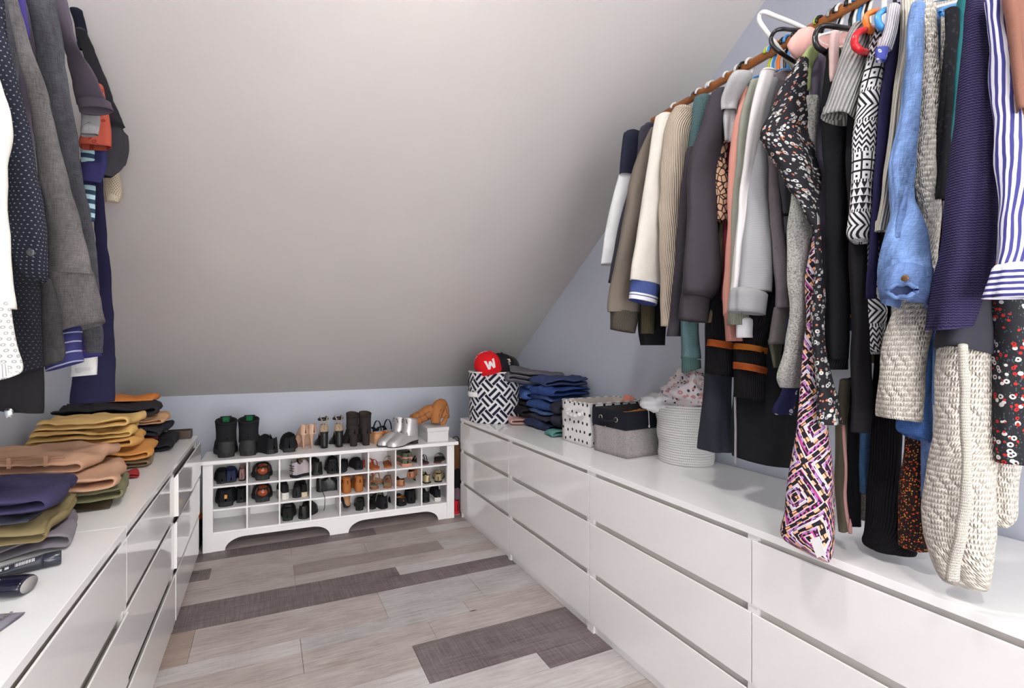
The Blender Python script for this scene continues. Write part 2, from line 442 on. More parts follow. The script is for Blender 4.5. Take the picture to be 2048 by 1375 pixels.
# ------------------------------------------------------------------ wooden clothes rods
@cached
def wood(name, c):
    n = NT(name); x, y, z = n.ob(); g = n.noise(n.comb(x*30, y*3, z*30), 3, 4)
    return n.out(n.mix(g, sh(c, .7), sh(c, 1.2)), .35, spec=.5)
M_ROD = wood('rod_wood', (196, 120, 62))
for rx, lab in ((RODR, 'round orange wooden clothes rod carrying the sweaters and dresses on the right'), (RODL, 'round wooden clothes rod carrying the shirts on the left')):
    ye = 1.75
    t = thing('clothes_rod', lab, 'rod', (rx, .5, ZROD))
    b = MB(); b.pipe([(rx, -1.2, ZROD), (rx, ye, ZROD)], .0165, 16); b.build('rod', M_ROD, t, True, world=True)
    for yy in (-1.0, ye-.03):
        b = MB(); sx = 1 if rx > 0 else -1; wx = WR if rx > 0 else WL
        b.box((rx, yy-.012, ZROD-.035), (wx, yy+.012, ZROD-.018)); b.build('bracket', gloss('bracket_metal', (200, 200, 200), .35, metal=.8), t, world=True)

# ------------------------------------------------------------------ shoe rack
M_RACK = gloss('rack_white', (240, 238, 238), .38, .4)
RW, RH, RD = 1.742, .60, .30
RK = thing('shoe_rack', 'long white wooden bench rack with three rows of shoe cubbies', 'shoe rack', (-.395, 3.432, 0), -.022)
RM = Matrix.Translation((-.395, 3.432, 0)) @ Matrix.Rotation(-.022, 4, 'Z')
def rk(x, y, z): return RM @ Vector((x, y, z))
def rpart(name, a, c, bev=0): return MB().box(a, c).build(name, M_RACK, RK, bevel=bev)
rpart('top', (-.015, -.02, .574), (RW+.03, RD, RH), .004)
for xa in (0, RW-.06): rpart('post', (xa, 0, 0), (xa+.06, .03, .5738), .002)
for xa in (0.002, RW-.022): rpart('side_panel', (xa, .0302, 0), (xa+.02, RD, .5738))
SHELF = (.125, .275, .425)
for z in SHELF: rpart('shelf', (.022, .012, z-.012), (RW-.022, RD-.012, z))
NC = 8; CW = (RW-.12)/NC
for k in range(1, NC):
    x = .06+k*CW
    for i, z in enumerate(SHELF):
        zt = (SHELF[i+1]-.0122) if i < 2 else .5738
        rpart('divider', (x-.005, .008, z+.0002), (x+.005, RD-.012, zt))
rpart('back_panel', (.022, RD-.0118, .1), (RW-.022, RD-.004, .5738))
poly = [(.06, 0), (.06, .1128), (RW-.06, .1128), (RW-.06, 0)]
def arch(x0, x1):
    o = []
    for k in range(11):
        a = pi/2*k/10; o.append((x1-.12*(1-cos(a)), .078*sin(a)))
    for k in range(11):
        a = pi/2*(1-k/10); o.append((x0+.12*(1-cos(a)), .078*sin(a)))
    return o
poly += arch(.93, RW-.13)+arch(.13, .80)
MB().prism(poly, .02, lambda p, k: (p[0], .006+k, p[1])).build('apron', M_RACK, RK)
# ------------------------------------------------------------------ hanging clothes
def tube(name, rows, mat, parent, xp, xb=None, ratio=.6, n=36, folds=3, amp=.07, wr=.003, cap=True, end=True, seed=0, face=0, step=.014, crease=.10):
    rows = [tuple(r)+(0,)*(4-len(r)) for r in rows]
    v0, v1 = rows[0][0], rows[-1][0]
    C = []
    for v, a, b_, dv in rows:
        X_ = xp if xb is None else xp+(xb-xp)*(v-v0)/max(1e-6, v1-v0)
        p = atX((a+b_)/2, v, X_); d = p.y*CT+p.x*ST; nr = hypot(p.x, p.y)
        hw = (b_-a)/2*d/F*(d/nr)
        C.append((p.x, p.y, p.z, hw, dv*d/F))
    L = sum((Vector(C[i+1][:3])-Vector(C[i][:3])).length for i in range(len(C)-1))
    m = max(4, int(L/step))
    rng = random.Random(seed*17+len(rows)*3+int(v0)); ph = [rng.uniform(0, 6.28) for _ in range(6)]
    CR = [(rng.uniform(0, 6.28), rng.uniform(.12, .26), rng.uniform(.5, 1)*crease, rng.uniform(-2.2, 2.2), rng.uniform(0, 6.28)) for _ in range(4)]
    R = []; UV = []; s = 0; last = None
    for i in range(m+1):
        q = catmull(C, (len(C)-1)*i/m); c = Vector(q[:3]); hw = max(.004, q[3]); dv = q[4]
        nr = hypot(c.x, c.y); vx, vy = c.x/nr, c.y/nr
        a = hw*nr/sqrt(c.y**2+(ratio*c.x)**2); bb = a*ratio
        th0 = math.atan2(vy/bb, vx/a)
        if last is not None: s += (c-last).length
        last = c
        k = i/m; am = amp*(.35+.9*k)
        ring = []; uv = []; circ = pi*(a+bb)
        for j in range(n):
            th = th0+2*pi*j/n
            g = 1
            for q_ in range(folds):
                g += am*sin((q_+2)*th+ph[q_]+1.3*sin(s*(4+q_*2)+ph[q_+1]))/(1+.3*q_)
            for c_t, c_w, c_a, c_d, c_p in CR:
                dl = (th-c_t-c_d*s+pi) % (2*pi)-pi
                g -= c_a*math.exp(-(dl/c_w)**2)*(.55+.45*sin(s*7+c_p))
            p = Vector((c.x+cos(th)*a*g, c.y+sin(th)*bb*g, c.z))
            if dv:
                lat = ((p.x-c.x)*CT-(p.y-c.y)*ST)/hw; p.z -= dv*.5*lat
            if wr:
                w3 = noise.noise_vector(Vector((p.x*16+seed*3.1, p.y*16, p.z*9)))
                w4 = noise.noise(Vector((p.x*40, p.y*40+seed, p.z*22)))
                p += Vector((w3.x+w4*.45, w3.y+w4*.45, 0))*wr*1.5
            if face and k > .8:
                p.z -= face*(k-.8)/.2*((p.x-c.x)*vx+(p.y-c.y)*vy)/a
            ring.append(p); uv.append((j/n*circ, s))
        R.append(ring); UV.append(uv)
    if cap:
        c = sum(R[0], Vector())/n; h = min(.02, .5*C[0][3])
        top = []
        for f, dz in ((.05, h), (.5, h*.86), (.85, h*.5)):
            top.append([c+(p-c)*f+Vector((0, 0, dz)) for p in R[0]])
        R = top+R; UV = [UV[0]]*3+UV
    if end:
        c = sum(R[-1], Vector())/n
        R.append([c+(p-c)*.93+Vector((0, 0, p.z-c.z))*.0 for p in R[-1]]); UV.append(UV[-1])
        dp = .09 if face else .025
        R.append([c+(p-c)*.84+Vector((0, 0, dp)) for p in R[-2]]); UV.append(UV[-1])
        R.append([c+(p-c)*.1+Vector((0, 0, dp+.015)) for p in R[-3]]); UV.append(UV[-1])
    b = MB(); b.rings(R, True, (cap, end), UV)
    return b.build(name, mat, parent, True, world=True)
def body(name, Y, zs, hem, mat, parent, side, w=.42, th=.013, seed=0, x0=None):
    xa = (XPR+.035 if side > 0 else XPL-.035) if x0 is None else x0; xc = xa+side*w/2
    m = 16; n = 34; R = []; UV = []
    for i in range(m+1):
        k = i/m; ring = []; uv = []
        t_ = .35+.65*sstep(0, .3, k)
        for j in range(n):
            a = 2*pi*j/n; cx = cos(a); sxn = 1 if cx > 0 else -1
            x = xc+sxn*(abs(cx)**.7)*w/2*(1-.06*sstep(.1, .5, k)); 
            yy = Y+sin(a)*th*t_*(1+.25*sin(7*x*9+seed+3*k))
            zt = zs+.075*(1-abs(x-xc)/(w/2))
            ring.append(Vector((x, yy, zt+(hem-zt)*k))); uv.append((j/n*w*2, k*(zs-hem)))
        R.append(ring); UV.append(uv)
    b = MB(); b.rings(R, True, (True, True), UV)
    return b.build(name, mat, parent, True, world=True)
HC = {'white': (228, 228, 224), 'black': (24, 24, 26), 'grey': (150, 152, 155), 'lime': (188, 208, 40), 'blue': (60, 140, 205), 'orange': (226, 120, 40), 'red': (190, 28, 36), 'clear': (205, 212, 212)}
def hang(Y, side, color, short, zn):
    X0 = RODR if side > 0 else RODL
    t = thing('clothes_hanger', f'{color} plastic clothes hanger holding the {short}', 'hanger', (X0, Y, zn-.06), group='clothes hangers on the rods')
    m = gloss('hanger_'+color, HC[color], .3)
    r = .0165+.006
    pts = [(X0, Y, zn), (X0, Y, ZROD-.045)]
    for k in range(9):
        a = -pi/2+radians(30)+(pi+radians(75))*k/8 if 0 else radians(-60)+radians(250)*k/8
        pts.append((X0+side*-1*(-cos(a))*r, Y+.002*sin(k), ZROD+sin(a)*r))
    b = MB(); b.pipe(pts, .0052, 8); b.build('hook', m, t, True, world=True)
    e = .195
    pts = [(X0-e, Y, zn-.085), (X0-e+.012, Y, zn-.072), (X0-.03, Y, zn-.008), (X0, Y, zn), (X0+.03, Y, zn-.008), (X0+e-.012, Y, zn-.072), (X0+e, Y, zn-.085), (X0+e-.02, Y, zn-.093), (X0-e+.02, Y, zn-.093), (X0-e, Y, zn-.085)]
    b = MB(); b.pipe(pts, .0042, 7, False); b.build('arms', m, t, True, world=True)
_gs = [0]
def garment(name, label, cat, chunks, side=1, bmat=None, hem=1.75, hanger=None, short=None, Y=None, zs=None, xp=None, group=None, nobody=False):
    _gs[0] += 1; sd = _gs[0]
    base = xp if xp is not None else (XPR if side > 0 else XPL)
    r0 = chunks[0][2][0]
    c0 = atX((r0[1]+r0[2])/2, r0[0], base)
    Y = c0.y if Y is None else Y
    zs = min(c0.z-.005, ZROD-.12) if zs is None else zs
    t = thing(name, label, cat, (RODR if side > 0 else RODL, Y, hem), group=group or ('clothes hanging on the right rod' if side > 0 else 'clothes hanging on the left rod'))
    for ch in chunks:
        nm, mat, rw = ch[:3]; o = dict(ch[3]) if len(ch) > 3 else {}
        x_ = o.pop('xp', base)
        tube(nm, rw, mat, t, x_, seed=sd, **o)
    if not nobody: 
        xs_ = [(dict(c[3]).get('xp', base) if len(c) > 3 else base) for c in chunks]
        body('torso', Y, zs, hem, bmat or chunks[0][1], t, side, seed=sd, x0=max(XPR, max(xs_))+.035 if side > 0 else min(XPL, min(xs_))-.035)
    if hanger: hang(Y, side, hanger, short or label, zs+.085)
    return t

NAVY, BLK, CHAR = (30, 32, 48), (20, 20, 23), (66, 60, 68)
m_black = plain('black_cotton', BLK); m_blackrib = rib('black_rib', (24, 23, 26), .007); m_char = plain('charcoal_fleece', (62, 57, 64))
# --- right rod, far to near
garment('raglan_sweatshirt', 'raglan sweatshirt with navy shoulder and long white sleeve, farthest on the right rod', 'sweatshirt', [
  ('shoulder', plain('navy_jersey', (34, 36, 52)), [(268,1250,1285),(278,1245,1288),(352,1238,1282)], dict(end=False)),
  ('sleeve', plain('white_jersey', (222, 222, 224)), [(350,1238,1279),(450,1214,1262),(529,1201,1242)], dict(cap=False))], hem=1.8, hanger='white', short='navy and white raglan')
garment('fleece_jacket', 'slate grey jacket squeezed between navy raglan and taupe hoodie', 'jacket', [
  ('sleeve', plain('slate_fleece', (60, 58, 68)), [(252,1288,1318),(265,1278,1318),(320,1273,1310),(450,1240,1290),(565,1219,1258)])], hem=1.75, hanger='grey', short='slate grey jacket')
garment('hoodie', 'taupe sweatshirt hoodie with long sleeve and wide plain cuff', 'hoodie', [
  ('sleeve', plain('taupe_fleece', (112, 103, 94)), [(260,1300,1328),(304,1279,1322),(354,1261,1314),(450,1243,1302),(513,1231,1292),(600,1219,1284),(624,1219,1280)], dict(xp=1.47)),
  ('cuff', rib('taupe_rib', (98, 90, 82), .005), [(622,1220,1278,6),(662,1219,1271,8)], dict(xp=1.47, cap=False, amp=.03))], hem=1.68, hanger='white', short='taupe hoodie')
garment('black_jacket', 'black jacket whose hem shows below the cream sleeve', 'jacket', [
  ('hem', m_black, [(560,1290,1335),(640,1275,1332),(690,1282,1328)], dict(xp=1.58)), ('sleeve', m_black, [(250,1318,1345),(450,1300,1335),(600,1290,1325)], dict(xp=1.56))], hem=1.6, zs=2.2, hanger='black', short='black jacket behind the cream sleeve')
garment('olive_sweatshirt', 'olive brown sweatshirt with cuff peeking below the cream sleeve', 'sweatshirt', [
  ('sleeve', plain('olive_fleece', (92, 84, 66)), [(240,1325,1350),(450,1300,1340),(605,1283,1314)], dict(xp=1.52)),
  ('cuff', rib('olive_rib', (84, 76, 58), .005), [(605,1282,1310),(667,1282,1308)], dict(xp=1.52, cap=False, amp=.02))], hem=1.62, hanger='white', short='olive brown sweatshirt')
t = garment('cream_sweatshirt', 'cream sweatshirt with blue and white striped ribbed cuff', 'sweatshirt', [
  ('sleeve', plain('cream_loopback', (208, 203, 194), .95, .1, 420, .6), [(235,1314,1352),(245,1309,1352),(342,1292,1337),(450,1274,1330),(521,1263,1327),(566,1260,1323,8)], dict(xp=1.45)),
  ('cuff', rib('blue_rib', (92, 110, 178), .004), [(566,1261,1320,9),(590,1259,1317,10)], dict(xp=1.45, cap=False, end=False, amp=.02, wr=0)),
  ('cuff_edge', stripes('cuff_stripes', [(226, 226, 228), (60, 70, 130), (226, 226, 228)], .02, False, 0, (.4, .6)), [(590,1259,1317,10),(605,1257,1315,11)], dict(xp=1.45, cap=False, amp=.02, wr=0))], hem=1.72, hanger='white', short='cream sweatshirt')
garment('rib_sweater', 'beige ribbed knit sweater with dropped shoulder next to the cream sweatshirt', 'sweater', [
  ('sleeve', rib('beige_rib', (201, 184, 166), .0075), [(222,1343,1390),(234,1337,1390),(278,1327,1387),(393,1320,1372),(440,1319,1367),(540,1320,1359),(652,1320,1346)], dict(xp=1.48))], hem=1.68, hanger='white', short='beige ribbed sweater')
garment('dark_sweatshirt', 'narrow dark grey sleeve hanging between the beige sweater and the teal cuff', 'sweatshirt', [
  ('sleeve', m_char, [(300,1372,1405),(405,1360,1396),(521,1350,1386),(650,1335,1366),(672,1332,1363)])], hem=1.66, hanger='white', short='narrow dark grey sweatshirt')
garment('teal_sweater', 'teal chunky waffle knit sweater with long ribbed cuff', 'sweater', [
  ('sleeve', knit('teal_waffle', (88, 114, 117), .011, .011), [(197,1392,1428),(210,1387,1428),(321,1374,1414),(450,1370,1409),(560,1362,1401),(642,1361,1397),(717,1362,1399)], dict(xp=1.53)),
  ('cuff', rib('teal_rib', (78, 104, 103), .005), [(716,1362,1400,6),(740,1364,1401,-8)], dict(xp=1.53, cap=False, amp=.03))], hem=1.62, hanger='white', short='teal waffle sweater')
garment('charcoal_sweatshirt', 'large charcoal sweatshirt with puffy sleeve gathered into a plain cuff', 'sweatshirt', [
  ('sleeve', m_char, [(185,1427,1464),(196,1418,1464),(253,1400,1452),(342,1372,1437),(430,1372,1436),(535,1362,1444),(578,1360,1440),(594,1362,1424,6)], dict(xp=1.44)),
  ('cuff', plain('charcoal_cuff', (56, 51, 57)), [(592,1361,1421,8),(642,1355,1416,5)], dict(xp=1.44, cap=False, amp=.03))], hem=1.7, hanger='lime', short='charcoal sweatshirt')
garment('grey_tee', 'dark grey short sleeve shirt beside the charcoal shoulder', 'shirt', [
  ('sleeve', plain('slate_jersey', (104, 98, 106)), [(195,1440,1466),(207,1428,1462),(246,1424,1447,5)])], hem=1.75, hanger='blue', short='dark grey short sleeve shirt')
garment('animal_print_blouse', 'tan blouse with black vein print hanging behind the charcoal sleeve', 'blouse', [
  ('sleeve', vein('tan_vein', (198, 158, 128), (40, 30, 28), 65, .09), [(230,1440,1462),(316,1427,1457),(380,1429,1459),(443,1433,1457)])], hem=1.72, hanger='white', short='tan blouse')
garment('khaki_cardigan', 'khaki corduroy sleeve end showing between charcoal cuff and salmon cuff', 'cardigan', [
  ('sleeve', rib('khaki_cord', (132, 118, 96), .006), [(300,1452,1474),(480,1436,1460),(560,1428,1452),(600,1421,1449),(645,1415,1447)], dict(xp=1.54))], hem=1.62, hanger='orange', short='khaki corduroy cardigan')
garment('maroon_top', 'thin strip of maroon top behind the salmon sleeve', 'top', [
  ('sleeve', plain('maroon_jersey', (104, 34, 48)), [(240,1455,1474),(300,1449,1464),(420,1448,1462),(600,1443,1456)], dict(xp=1.52))], hem=1.7, hanger='orange', short='maroon top')
garment('light_grey_tee', 'light grey heather t-shirt with short dangling sleeve', 't-shirt', [
  ('sleeve', plain('heather_grey', (168, 166, 168), .95, .2, 260), [(152,1462,1504),(166,1456,1502),(205,1442,1480),(222,1444,1476)], dict(amp=.1, xp=1.46, end=True, wr=.005, crease=.2)),
  ('sleeve_end', plain('heather_grey', BLK), [(212,1446,1472),(245,1446,1470),(282,1450,1462)], dict(amp=.15, xp=1.47, wr=.004, crease=.25))], hem=1.75, hanger='blue', short='light grey t-shirt')
garment('salmon_sweatshirt', 'salmon pink sweatshirt with long narrow sleeve', 'sweatshirt', [
  ('sleeve', plain('salmon_fleece', (212, 150, 136)), [(178,1486,1512),(209,1476,1504),(300,1459,1490),(454,1452,1482),(534,1448,1477),(631,1445,1474)]),
  ('hem', rib('salmon_rib', (206, 142, 130), .005), [(629,1447,1504),(682,1449,1505)], dict(cap=True, amp=.03, xp=1.52))], hem=1.7, hanger='black', short='salmon pink sweatshirt')
garment('sage_sweatshirt', 'sage green sweatshirt sleeve between the salmon and the white-banded sleeves', 'sweatshirt', [
  ('sleeve', plain('sage_fleece', (152, 154, 142)), [(165,1496,1524),(250,1478,1511),(400,1466,1498),(540,1460,1492),(622,1456,1498)]),
  ('cuff', rib('sage_rib', (150, 152, 136), .005), [(618,1456,1502),(650,1455,1501)], dict(cap=False, xp=1.48)),
  ('undershirt', plain('white_cotton', (214, 213, 216)), [(640,1474,1508),(675,1474,1507)], dict(xp=1.49))], hem=1.7, hanger='grey', short='sage green sweatshirt')
garment('panel_sweatshirt', 'grey herringbone sweatshirt with white front sleeve band', 'sweatshirt', [
  ('sleeve', stripes('herringbone', [(142, 142, 146), (166, 166, 170)], .0035, False, .01), [(160,1530,1556),(262,1510,1534),(374,1498,1538),(500,1484,1546),(583,1478,1542)], dict(xp=1.46)),
  ('sleeve_band', plain('white_panel', (212, 207, 207)), [(143,1521,1550),(157,1517,1544),(262,1494,1522),(374,1480,1506),(500,1468,1497),(585,1460,1490)], dict(xp=1.43)),
  ('cuff', plain('cuff_grey', (146, 146, 148)), [(586,1461,1536,8),(626,1458,1530,6)], dict(xp=1.44, cap=True, amp=.04))], hem=1.72, hanger='lime', short='grey herringbone sweatshirt')
garment('mottled_sweater', 'mottled brown-grey sweater sleeve with wide dark cuff beside the herringbone sleeve', 'sweater', [
  ('sleeve', plain('mottled_brown', (100, 92, 96), .95, .25, 260), [(148,1552,1584),(170,1540,1578),(292,1530,1556),(420,1537,1568),(540,1547,1578),(616,1550,1581)]),
  ('cuff', plain('mottled_cuff', (88, 82, 82), .95, .2, 260), [(614,1548,1578),(688,1537,1573)], dict(cap=False)),
  ('lining', plain('olive_drab', (92, 92, 76)), [(680,1536,1566),(735,1546,1562)], dict(xp=1.53))], hem=1.66, hanger='grey', short='mottled brown-grey sweater')
garment('dark_grey_jacket', 'dark grey jacket sleeve hidden behind the black floral dress', 'jacket', [
  ('sleeve', plain('dark_grey_twill', (58, 57, 62)), [(180,1565,1595),(350,1553,1586),(430,1558,1584)], dict(xp=1.53))], hem=1.62, hanger='black', short='dark grey jacket')
garment('orange_stripe_sweater', 'black knit sweater with burnt orange stripes near hem and cuff', 'sweater', [
  ('sleeve', m_blackrib, [(560,1420,1480),(645,1414,1474),(750,1412,1468,8)], dict(xp=1.56, ratio=.9)),
  ('sleeve_stripe', knit('orange_yarn', (156, 78, 36), .006, .006), [(683,1413,1471,10),(697,1412,1470,10)], dict(xp=1.552, ratio=.92, cap=False, end=False, wr=.001)),
  ('hem', rib('black_rib_hem', (26, 25, 27), .006), [(600,1490,1560),(684,1468,1537),(800,1466,1536,14)], dict(xp=1.55, ratio=.9)),
  ('hem_stripe', knit('amber_yarn', (160, 92, 34), .006, .006), [(692,1468,1539,12),(704,1468,1539,12)], dict(xp=1.54, ratio=.92, cap=False, end=False, wr=.001)),
  ('hem_stripe', knit('orange_yarn', BLK), [(730,1466,1538,14),(744,1466,1538,14)], dict(xp=1.54, ratio=.92, cap=False, end=False, wr=.001))], hem=1.45, zs=2.2, Y=1.12, hanger='black', short='orange striped black sweater')
garment('navy_coat', 'long navy wool coat hanging behind the rope basket', 'coat', [
  ('skirt', plain('navy_wool', (46, 48, 58)), [(560,1412,1470),(744,1406,1462),(900,1402,1462)], dict(xp=1.62, ratio=1.1, amp=.12))], hem=1.5, zs=2.2, Y=1.28, hanger='black', short='long navy coat')
garment('black_coat', 'long black coat with pale drawstring hanging low over the dresser', 'coat', [
  ('skirt', plain('black_wool', (26, 26, 30)), [(560,1480,1590),(750,1474,1592),(922,1470,1596,8)], dict(xp=1.62, ratio=1.3, amp=.12)),
  ('drawstring', plain('drawstring_cotton', (150, 146, 150)), [(770,1467,1473),(850,1469,1474),(928,1468,1473)], dict(xp=1.545, ratio=1, amp=0, wr=.001))], hem=1.45, zs=2.2, Y=1.0, hanger='black', short='long black coat')
garment('printed_blouse', 'navy blouse cuff with white twig and orange print below the fuzzy grey sleeve', 'blouse', [
  ('cuff', floral('navy_twig', (36, 38, 74), [(206, 206, 214), (206, 104, 70)], 34, .2), [(640,1570,1600),(770,1564,1594),(815,1549,1589),(828,1553,1588)], dict(xp=1.53))], hem=1.4, zs=2.18, hanger='white', short='navy printed blouse')
garment('boucle_cardigan', 'fuzzy grey boucle cardigan with balloon sleeve', 'cardigan', [
  ('sleeve', boucle('grey_boucle', (176, 174, 168)), [(200,1600,1640),(300,1592,1632),(379,1582,1627),(473,1574,1624),(620,1578,1617),(690,1568,1610),(748,1550,1608),(774,1558,1602)], dict(xp=1.47, amp=.05))], hem=1.6, hanger='blue', short='fuzzy grey cardigan')
garment('floral_dress', 'black dress with white and orange flower print and puffed sleeve', 'dress', [
  ('sleeve', floral('black_floral', (34, 33, 38), [(190, 190, 186), (150, 150, 150), (200, 118, 86)], 78, .36), [(122,1588,1618),(168,1564,1615),(229,1541,1617),(268,1528,1622),(299,1536,1627),(339,1557,1632),(379,1581,1636),(411,1603,1638),(453,1626,1642)], dict(xp=1.41, amp=.1, wr=.006)),
  ('skirt', floral('black_floral', (34, 33, 38), []), [(450,1627,1642),(520,1628,1642),(600,1622,1650),(690,1622,1652),(760,1628,1664),(800,1628,1676),(846,1629,1686)], dict(xp=1.40, amp=.13, wr=.004, cap=False))], hem=1.55, hanger='black', short='black floral dress')
t = garment('patterned_dress', 'long dress with pink, orange and black zigzag print hanging over the dresser edge', 'dress', [
  ('skirt', tribal('zigzag_print'), [(455,1625,1641),(555,1612,1638),(652,1609,1641),(757,1600,1644),(862,1591,1662),(938,1581,1671),(1021,1572,1673),(1060,1562,1673),(1090,1566,1670,20),(1106,1580,1662,28)], dict(xp=1.47, xb=1.362, amp=.1, ratio=.8, wr=.004))], hem=1.5, zs=2.15, Y=.86, hanger='white', short='zigzag print dress')
pa = [atX(*q, 1.285) for q in ((1620,1078),(1638,1072),(1652,1108),(1634,1115))]
b = MB(); b.rings([[p for p in pa], [p+Vector((.0015, 0, 0)) for p in pa]], True, (True, True)); b.build('care_tag', stripes('tag_print', [(232, 230, 228), (232, 230, 228), (150, 150, 150)], .006, False, 0, (.1, .75)), t, world=True)
garment('purple_grey_shirt', 'faded purple grey top strip beside the black floral dress', 'top', [
  ('sleeve', plain('purple_grey', (104, 96, 112)), [(115,1618,1650),(170,1619,1645),(230,1624,1643),(292,1629,1652),(441,1638,1660),(590,1642,1656)])], hem=1.6, hanger='black', short='purple grey top')
garment('lime_tee', 'lime trimmed short sleeve t-shirt tucked above the floral puff sleeve', 't-shirt', [
  ('sleeve', plain('lime_jersey', (158, 172, 116)), [(97,1614,1645),(115,1603,1634),(140,1597,1623),(180,1610,1619)], dict(xp=1.45))], hem=1.7, hanger='white', short='lime t-shirt')
garment('pink_blouse', 'pink satin blouse with gathered shoulder beside the black hanger', 'blouse', [
  ('shoulder', plain('pink_satin', (216, 168, 160), .5), [(66,1592,1632),(85,1577,1630),(105,1581,1624),(117,1592,1606)], dict(xp=1.5, amp=.12))], hem=1.75, hanger='white', short='pink satin blouse')
garment('black_sweater', 'black sweater with gathered wrist band near the boldly printed dress', 'sweater', [
  ('sleeve', m_black, [(100,1652,1684),(200,1647,1694),(330,1650,1702),(500,1650,1705),(650,1648,1704),(718,1650,1700)], dict(xp=1.47, amp=.1)),
  ('cuff', m_blackrib, [(716,1651,1698),(738,1648,1698)], dict(xp=1.47, cap=False))], hem=1.5, hanger='white', short='black sweater with gathered cuff')
garment('pink_tee', 'pale pink heather top showing as a strip beside the black hanger', 'top', [
  ('sleeve', plain('pink_heather', (206, 176, 172), .95, .15, 260), [(66,1662,1682),(100,1660,1679),(165,1660,1674)], dict(xp=1.45))], hem=1.72, hanger='white', short='pale pink top')
garment('black_coatigan', 'long black cardigan sleeve in front of the ribbed skirt', 'cardigan', [
  ('sleeve', plain('soft_black', (28, 27, 30)), [(80,1712,1740),(240,1692,1738),(450,1695,1738),(600,1700,1741),(750,1702,1744),(863,1702,1742)], dict(xp=1.46))], hem=1.35, hanger='white', short='long black cardigan')
garment('grey_rib_top', 'light grey wide-rib top with flared short sleeve', 'top', [
  ('sleeve', rib('grey_wide_rib', (184, 182, 180), .011, 1, .008), [(52,1704,1742),(75,1692,1738),(148,1672,1732),(200,1656,1722),(238,1643,1712,8)], dict(xp=1.40, amp=.05))], hem=1.65, hanger='white', short='grey wide-rib top')
garment('geometric_dress', 'black and white geometric print dress with half sleeve', 'dress', [
  ('sleeve', geo_bw('geometric_print', (34, 34, 38), (216, 214, 214)), [(59,1744,1780),(105,1735,1774),(218,1714,1764),(305,1703,1756),(404,1697,1748),(466,1690,1742),(486,1704,1736)], dict(xp=1.42, amp=.06)),
  ('skirt', geo_bw('geometric_print', BLK, BLK), [(480,1730,1775),(610,1731,1774),(690,1732,1767),(708,1740,1763)], dict(xp=1.49, amp=.06))], hem=1.4, hanger='orange', short='geometric print dress')
garment('lace_trim_tee', 'white ribbed short sleeve with blue lace trim', 't-shirt', [
  ('sleeve', rib('white_rib', (206, 202, 208), .006), [(14,1772,1800),(60,1765,1794),(102,1752,1780)], dict(xp=1.38)),
  ('lace_trim', floral('blue_lace', (76, 84, 160), [(210, 210, 226)], 110, .35), [(98,1749,1778),(122,1752,1772)], dict(xp=1.37, cap=False))], hem=1.7, hanger='blue', short='lace trimmed t-shirt')
garment('indigo_cardigan', 'narrow indigo strip of cardigan beside the geometric dress', 'cardigan', [
  ('sleeve', plain('indigo_jersey', (36, 33, 66)), [(10,1786,1806),(100,1775,1798),(204,1759,1783),(344,1746,1767),(480,1737,1758),(597,1731,1752)], dict(xp=1.43))], hem=1.3, hanger='blue', short='indigo cardigan')
garment('black_vest', 'black knit strip between the indigo cardigan and the cream ribbed sleeve', 'top', [
  ('sleeve', m_black, [(30,1796,1820),(204,1777,1797),(344,1765,1785),(560,1752,1776)], dict(xp=1.46))], hem=1.3, hanger='white', short='black knit top')
garment('cream_rib_top', 'cream ribbed top hanging just left of the denim shirt', 'top', [
  ('sleeve', rib('cream_rib', (206, 200, 186), .008), [(0,1801,1826),(100,1797,1820),(178,1788,1812),(344,1768,1792),(440,1754,1782),(462,1750,1778)], dict(xp=1.42))], hem=1.3, hanger='white', short='cream ribbed top')
m_den = denim('light_denim', (98, 126, 174), .9)
t = garment('denim_shirt', 'light blue denim shirt with buttoned roll-up sleeve', 'shirt', [
  ('sleeve', m_den, [(10,1820,1852),(51,1812,1846),(204,1797,1842),(344,1775,1830),(400,1772,1838),(443,1768,1847),(519,1754,1856),(560,1757,1860)], dict(xp=1.38, amp=.08, wr=.007, crease=.22)),
  ('rolled_cuff', denim('cuff_denim', (88, 114, 162), .9), [(540,1758,1862),(565,1755,1865),(590,1760,1862),(609,1768,1852)], dict(xp=1.365, amp=.06, wr=.007, cap=True, face=.012, crease=.14)),
  ('sleeve_tab', denim('tab_denim', (84, 110, 158), .9), [(376,1806,1818),(420,1796,1812),(460,1788,1806),(476,1790,1803)], dict(xp=1.335, ratio=.5, amp=0, wr=.002, crease=0)),
  ('shirt_tail', denim('mid_denim', (62, 100, 164), .25), [(640,1835,1869),(760,1806,1868),(850,1788,1867),(876,1800,1866,18)], dict(xp=1.47, ratio=.9, amp=.06))], hem=1.2, hanger='white', short='denim shirt')
pc = atX(1803, 581, 1.288); vd = Vector((pc.x, pc.y, 0)).normalized(); lt = Vector((vd.y, -vd.x, 0)); dd = pc.y*CT+pc.x*ST
ea, eb = 27*dd/F*.78, 13*dd/F
b = MB(); b.pipe([pc+lt*(cos(2*pi*j/26)*ea)+Vector((0, 0, sin(2*pi*j/26)*eb+.002*sin(j*1.7)))+vd*(.004*sin(j*1.1)) for j in range(27)], .0048, 8, False); b.build('cuff_edge', denim('cuff_denim', BLK), t, True, world=True)
b = MB(); b.rings([[pc+lt*(cos(2*pi*j/26)*ea*k)+Vector((0, 0, sin(2*pi*j/26)*eb*k))+vd*dz for j in range(26)] for k, dz in ((1, 0), (.9, .004), (.5, .006), (.05, .006))], True, (False, True)); b.build('cuff_shade_dish', denim('shaded_inner_denim', (46, 58, 92), .5), t, True, world=True)  # shallow navy dish on the cuff, its dark colour painting the opening's shade
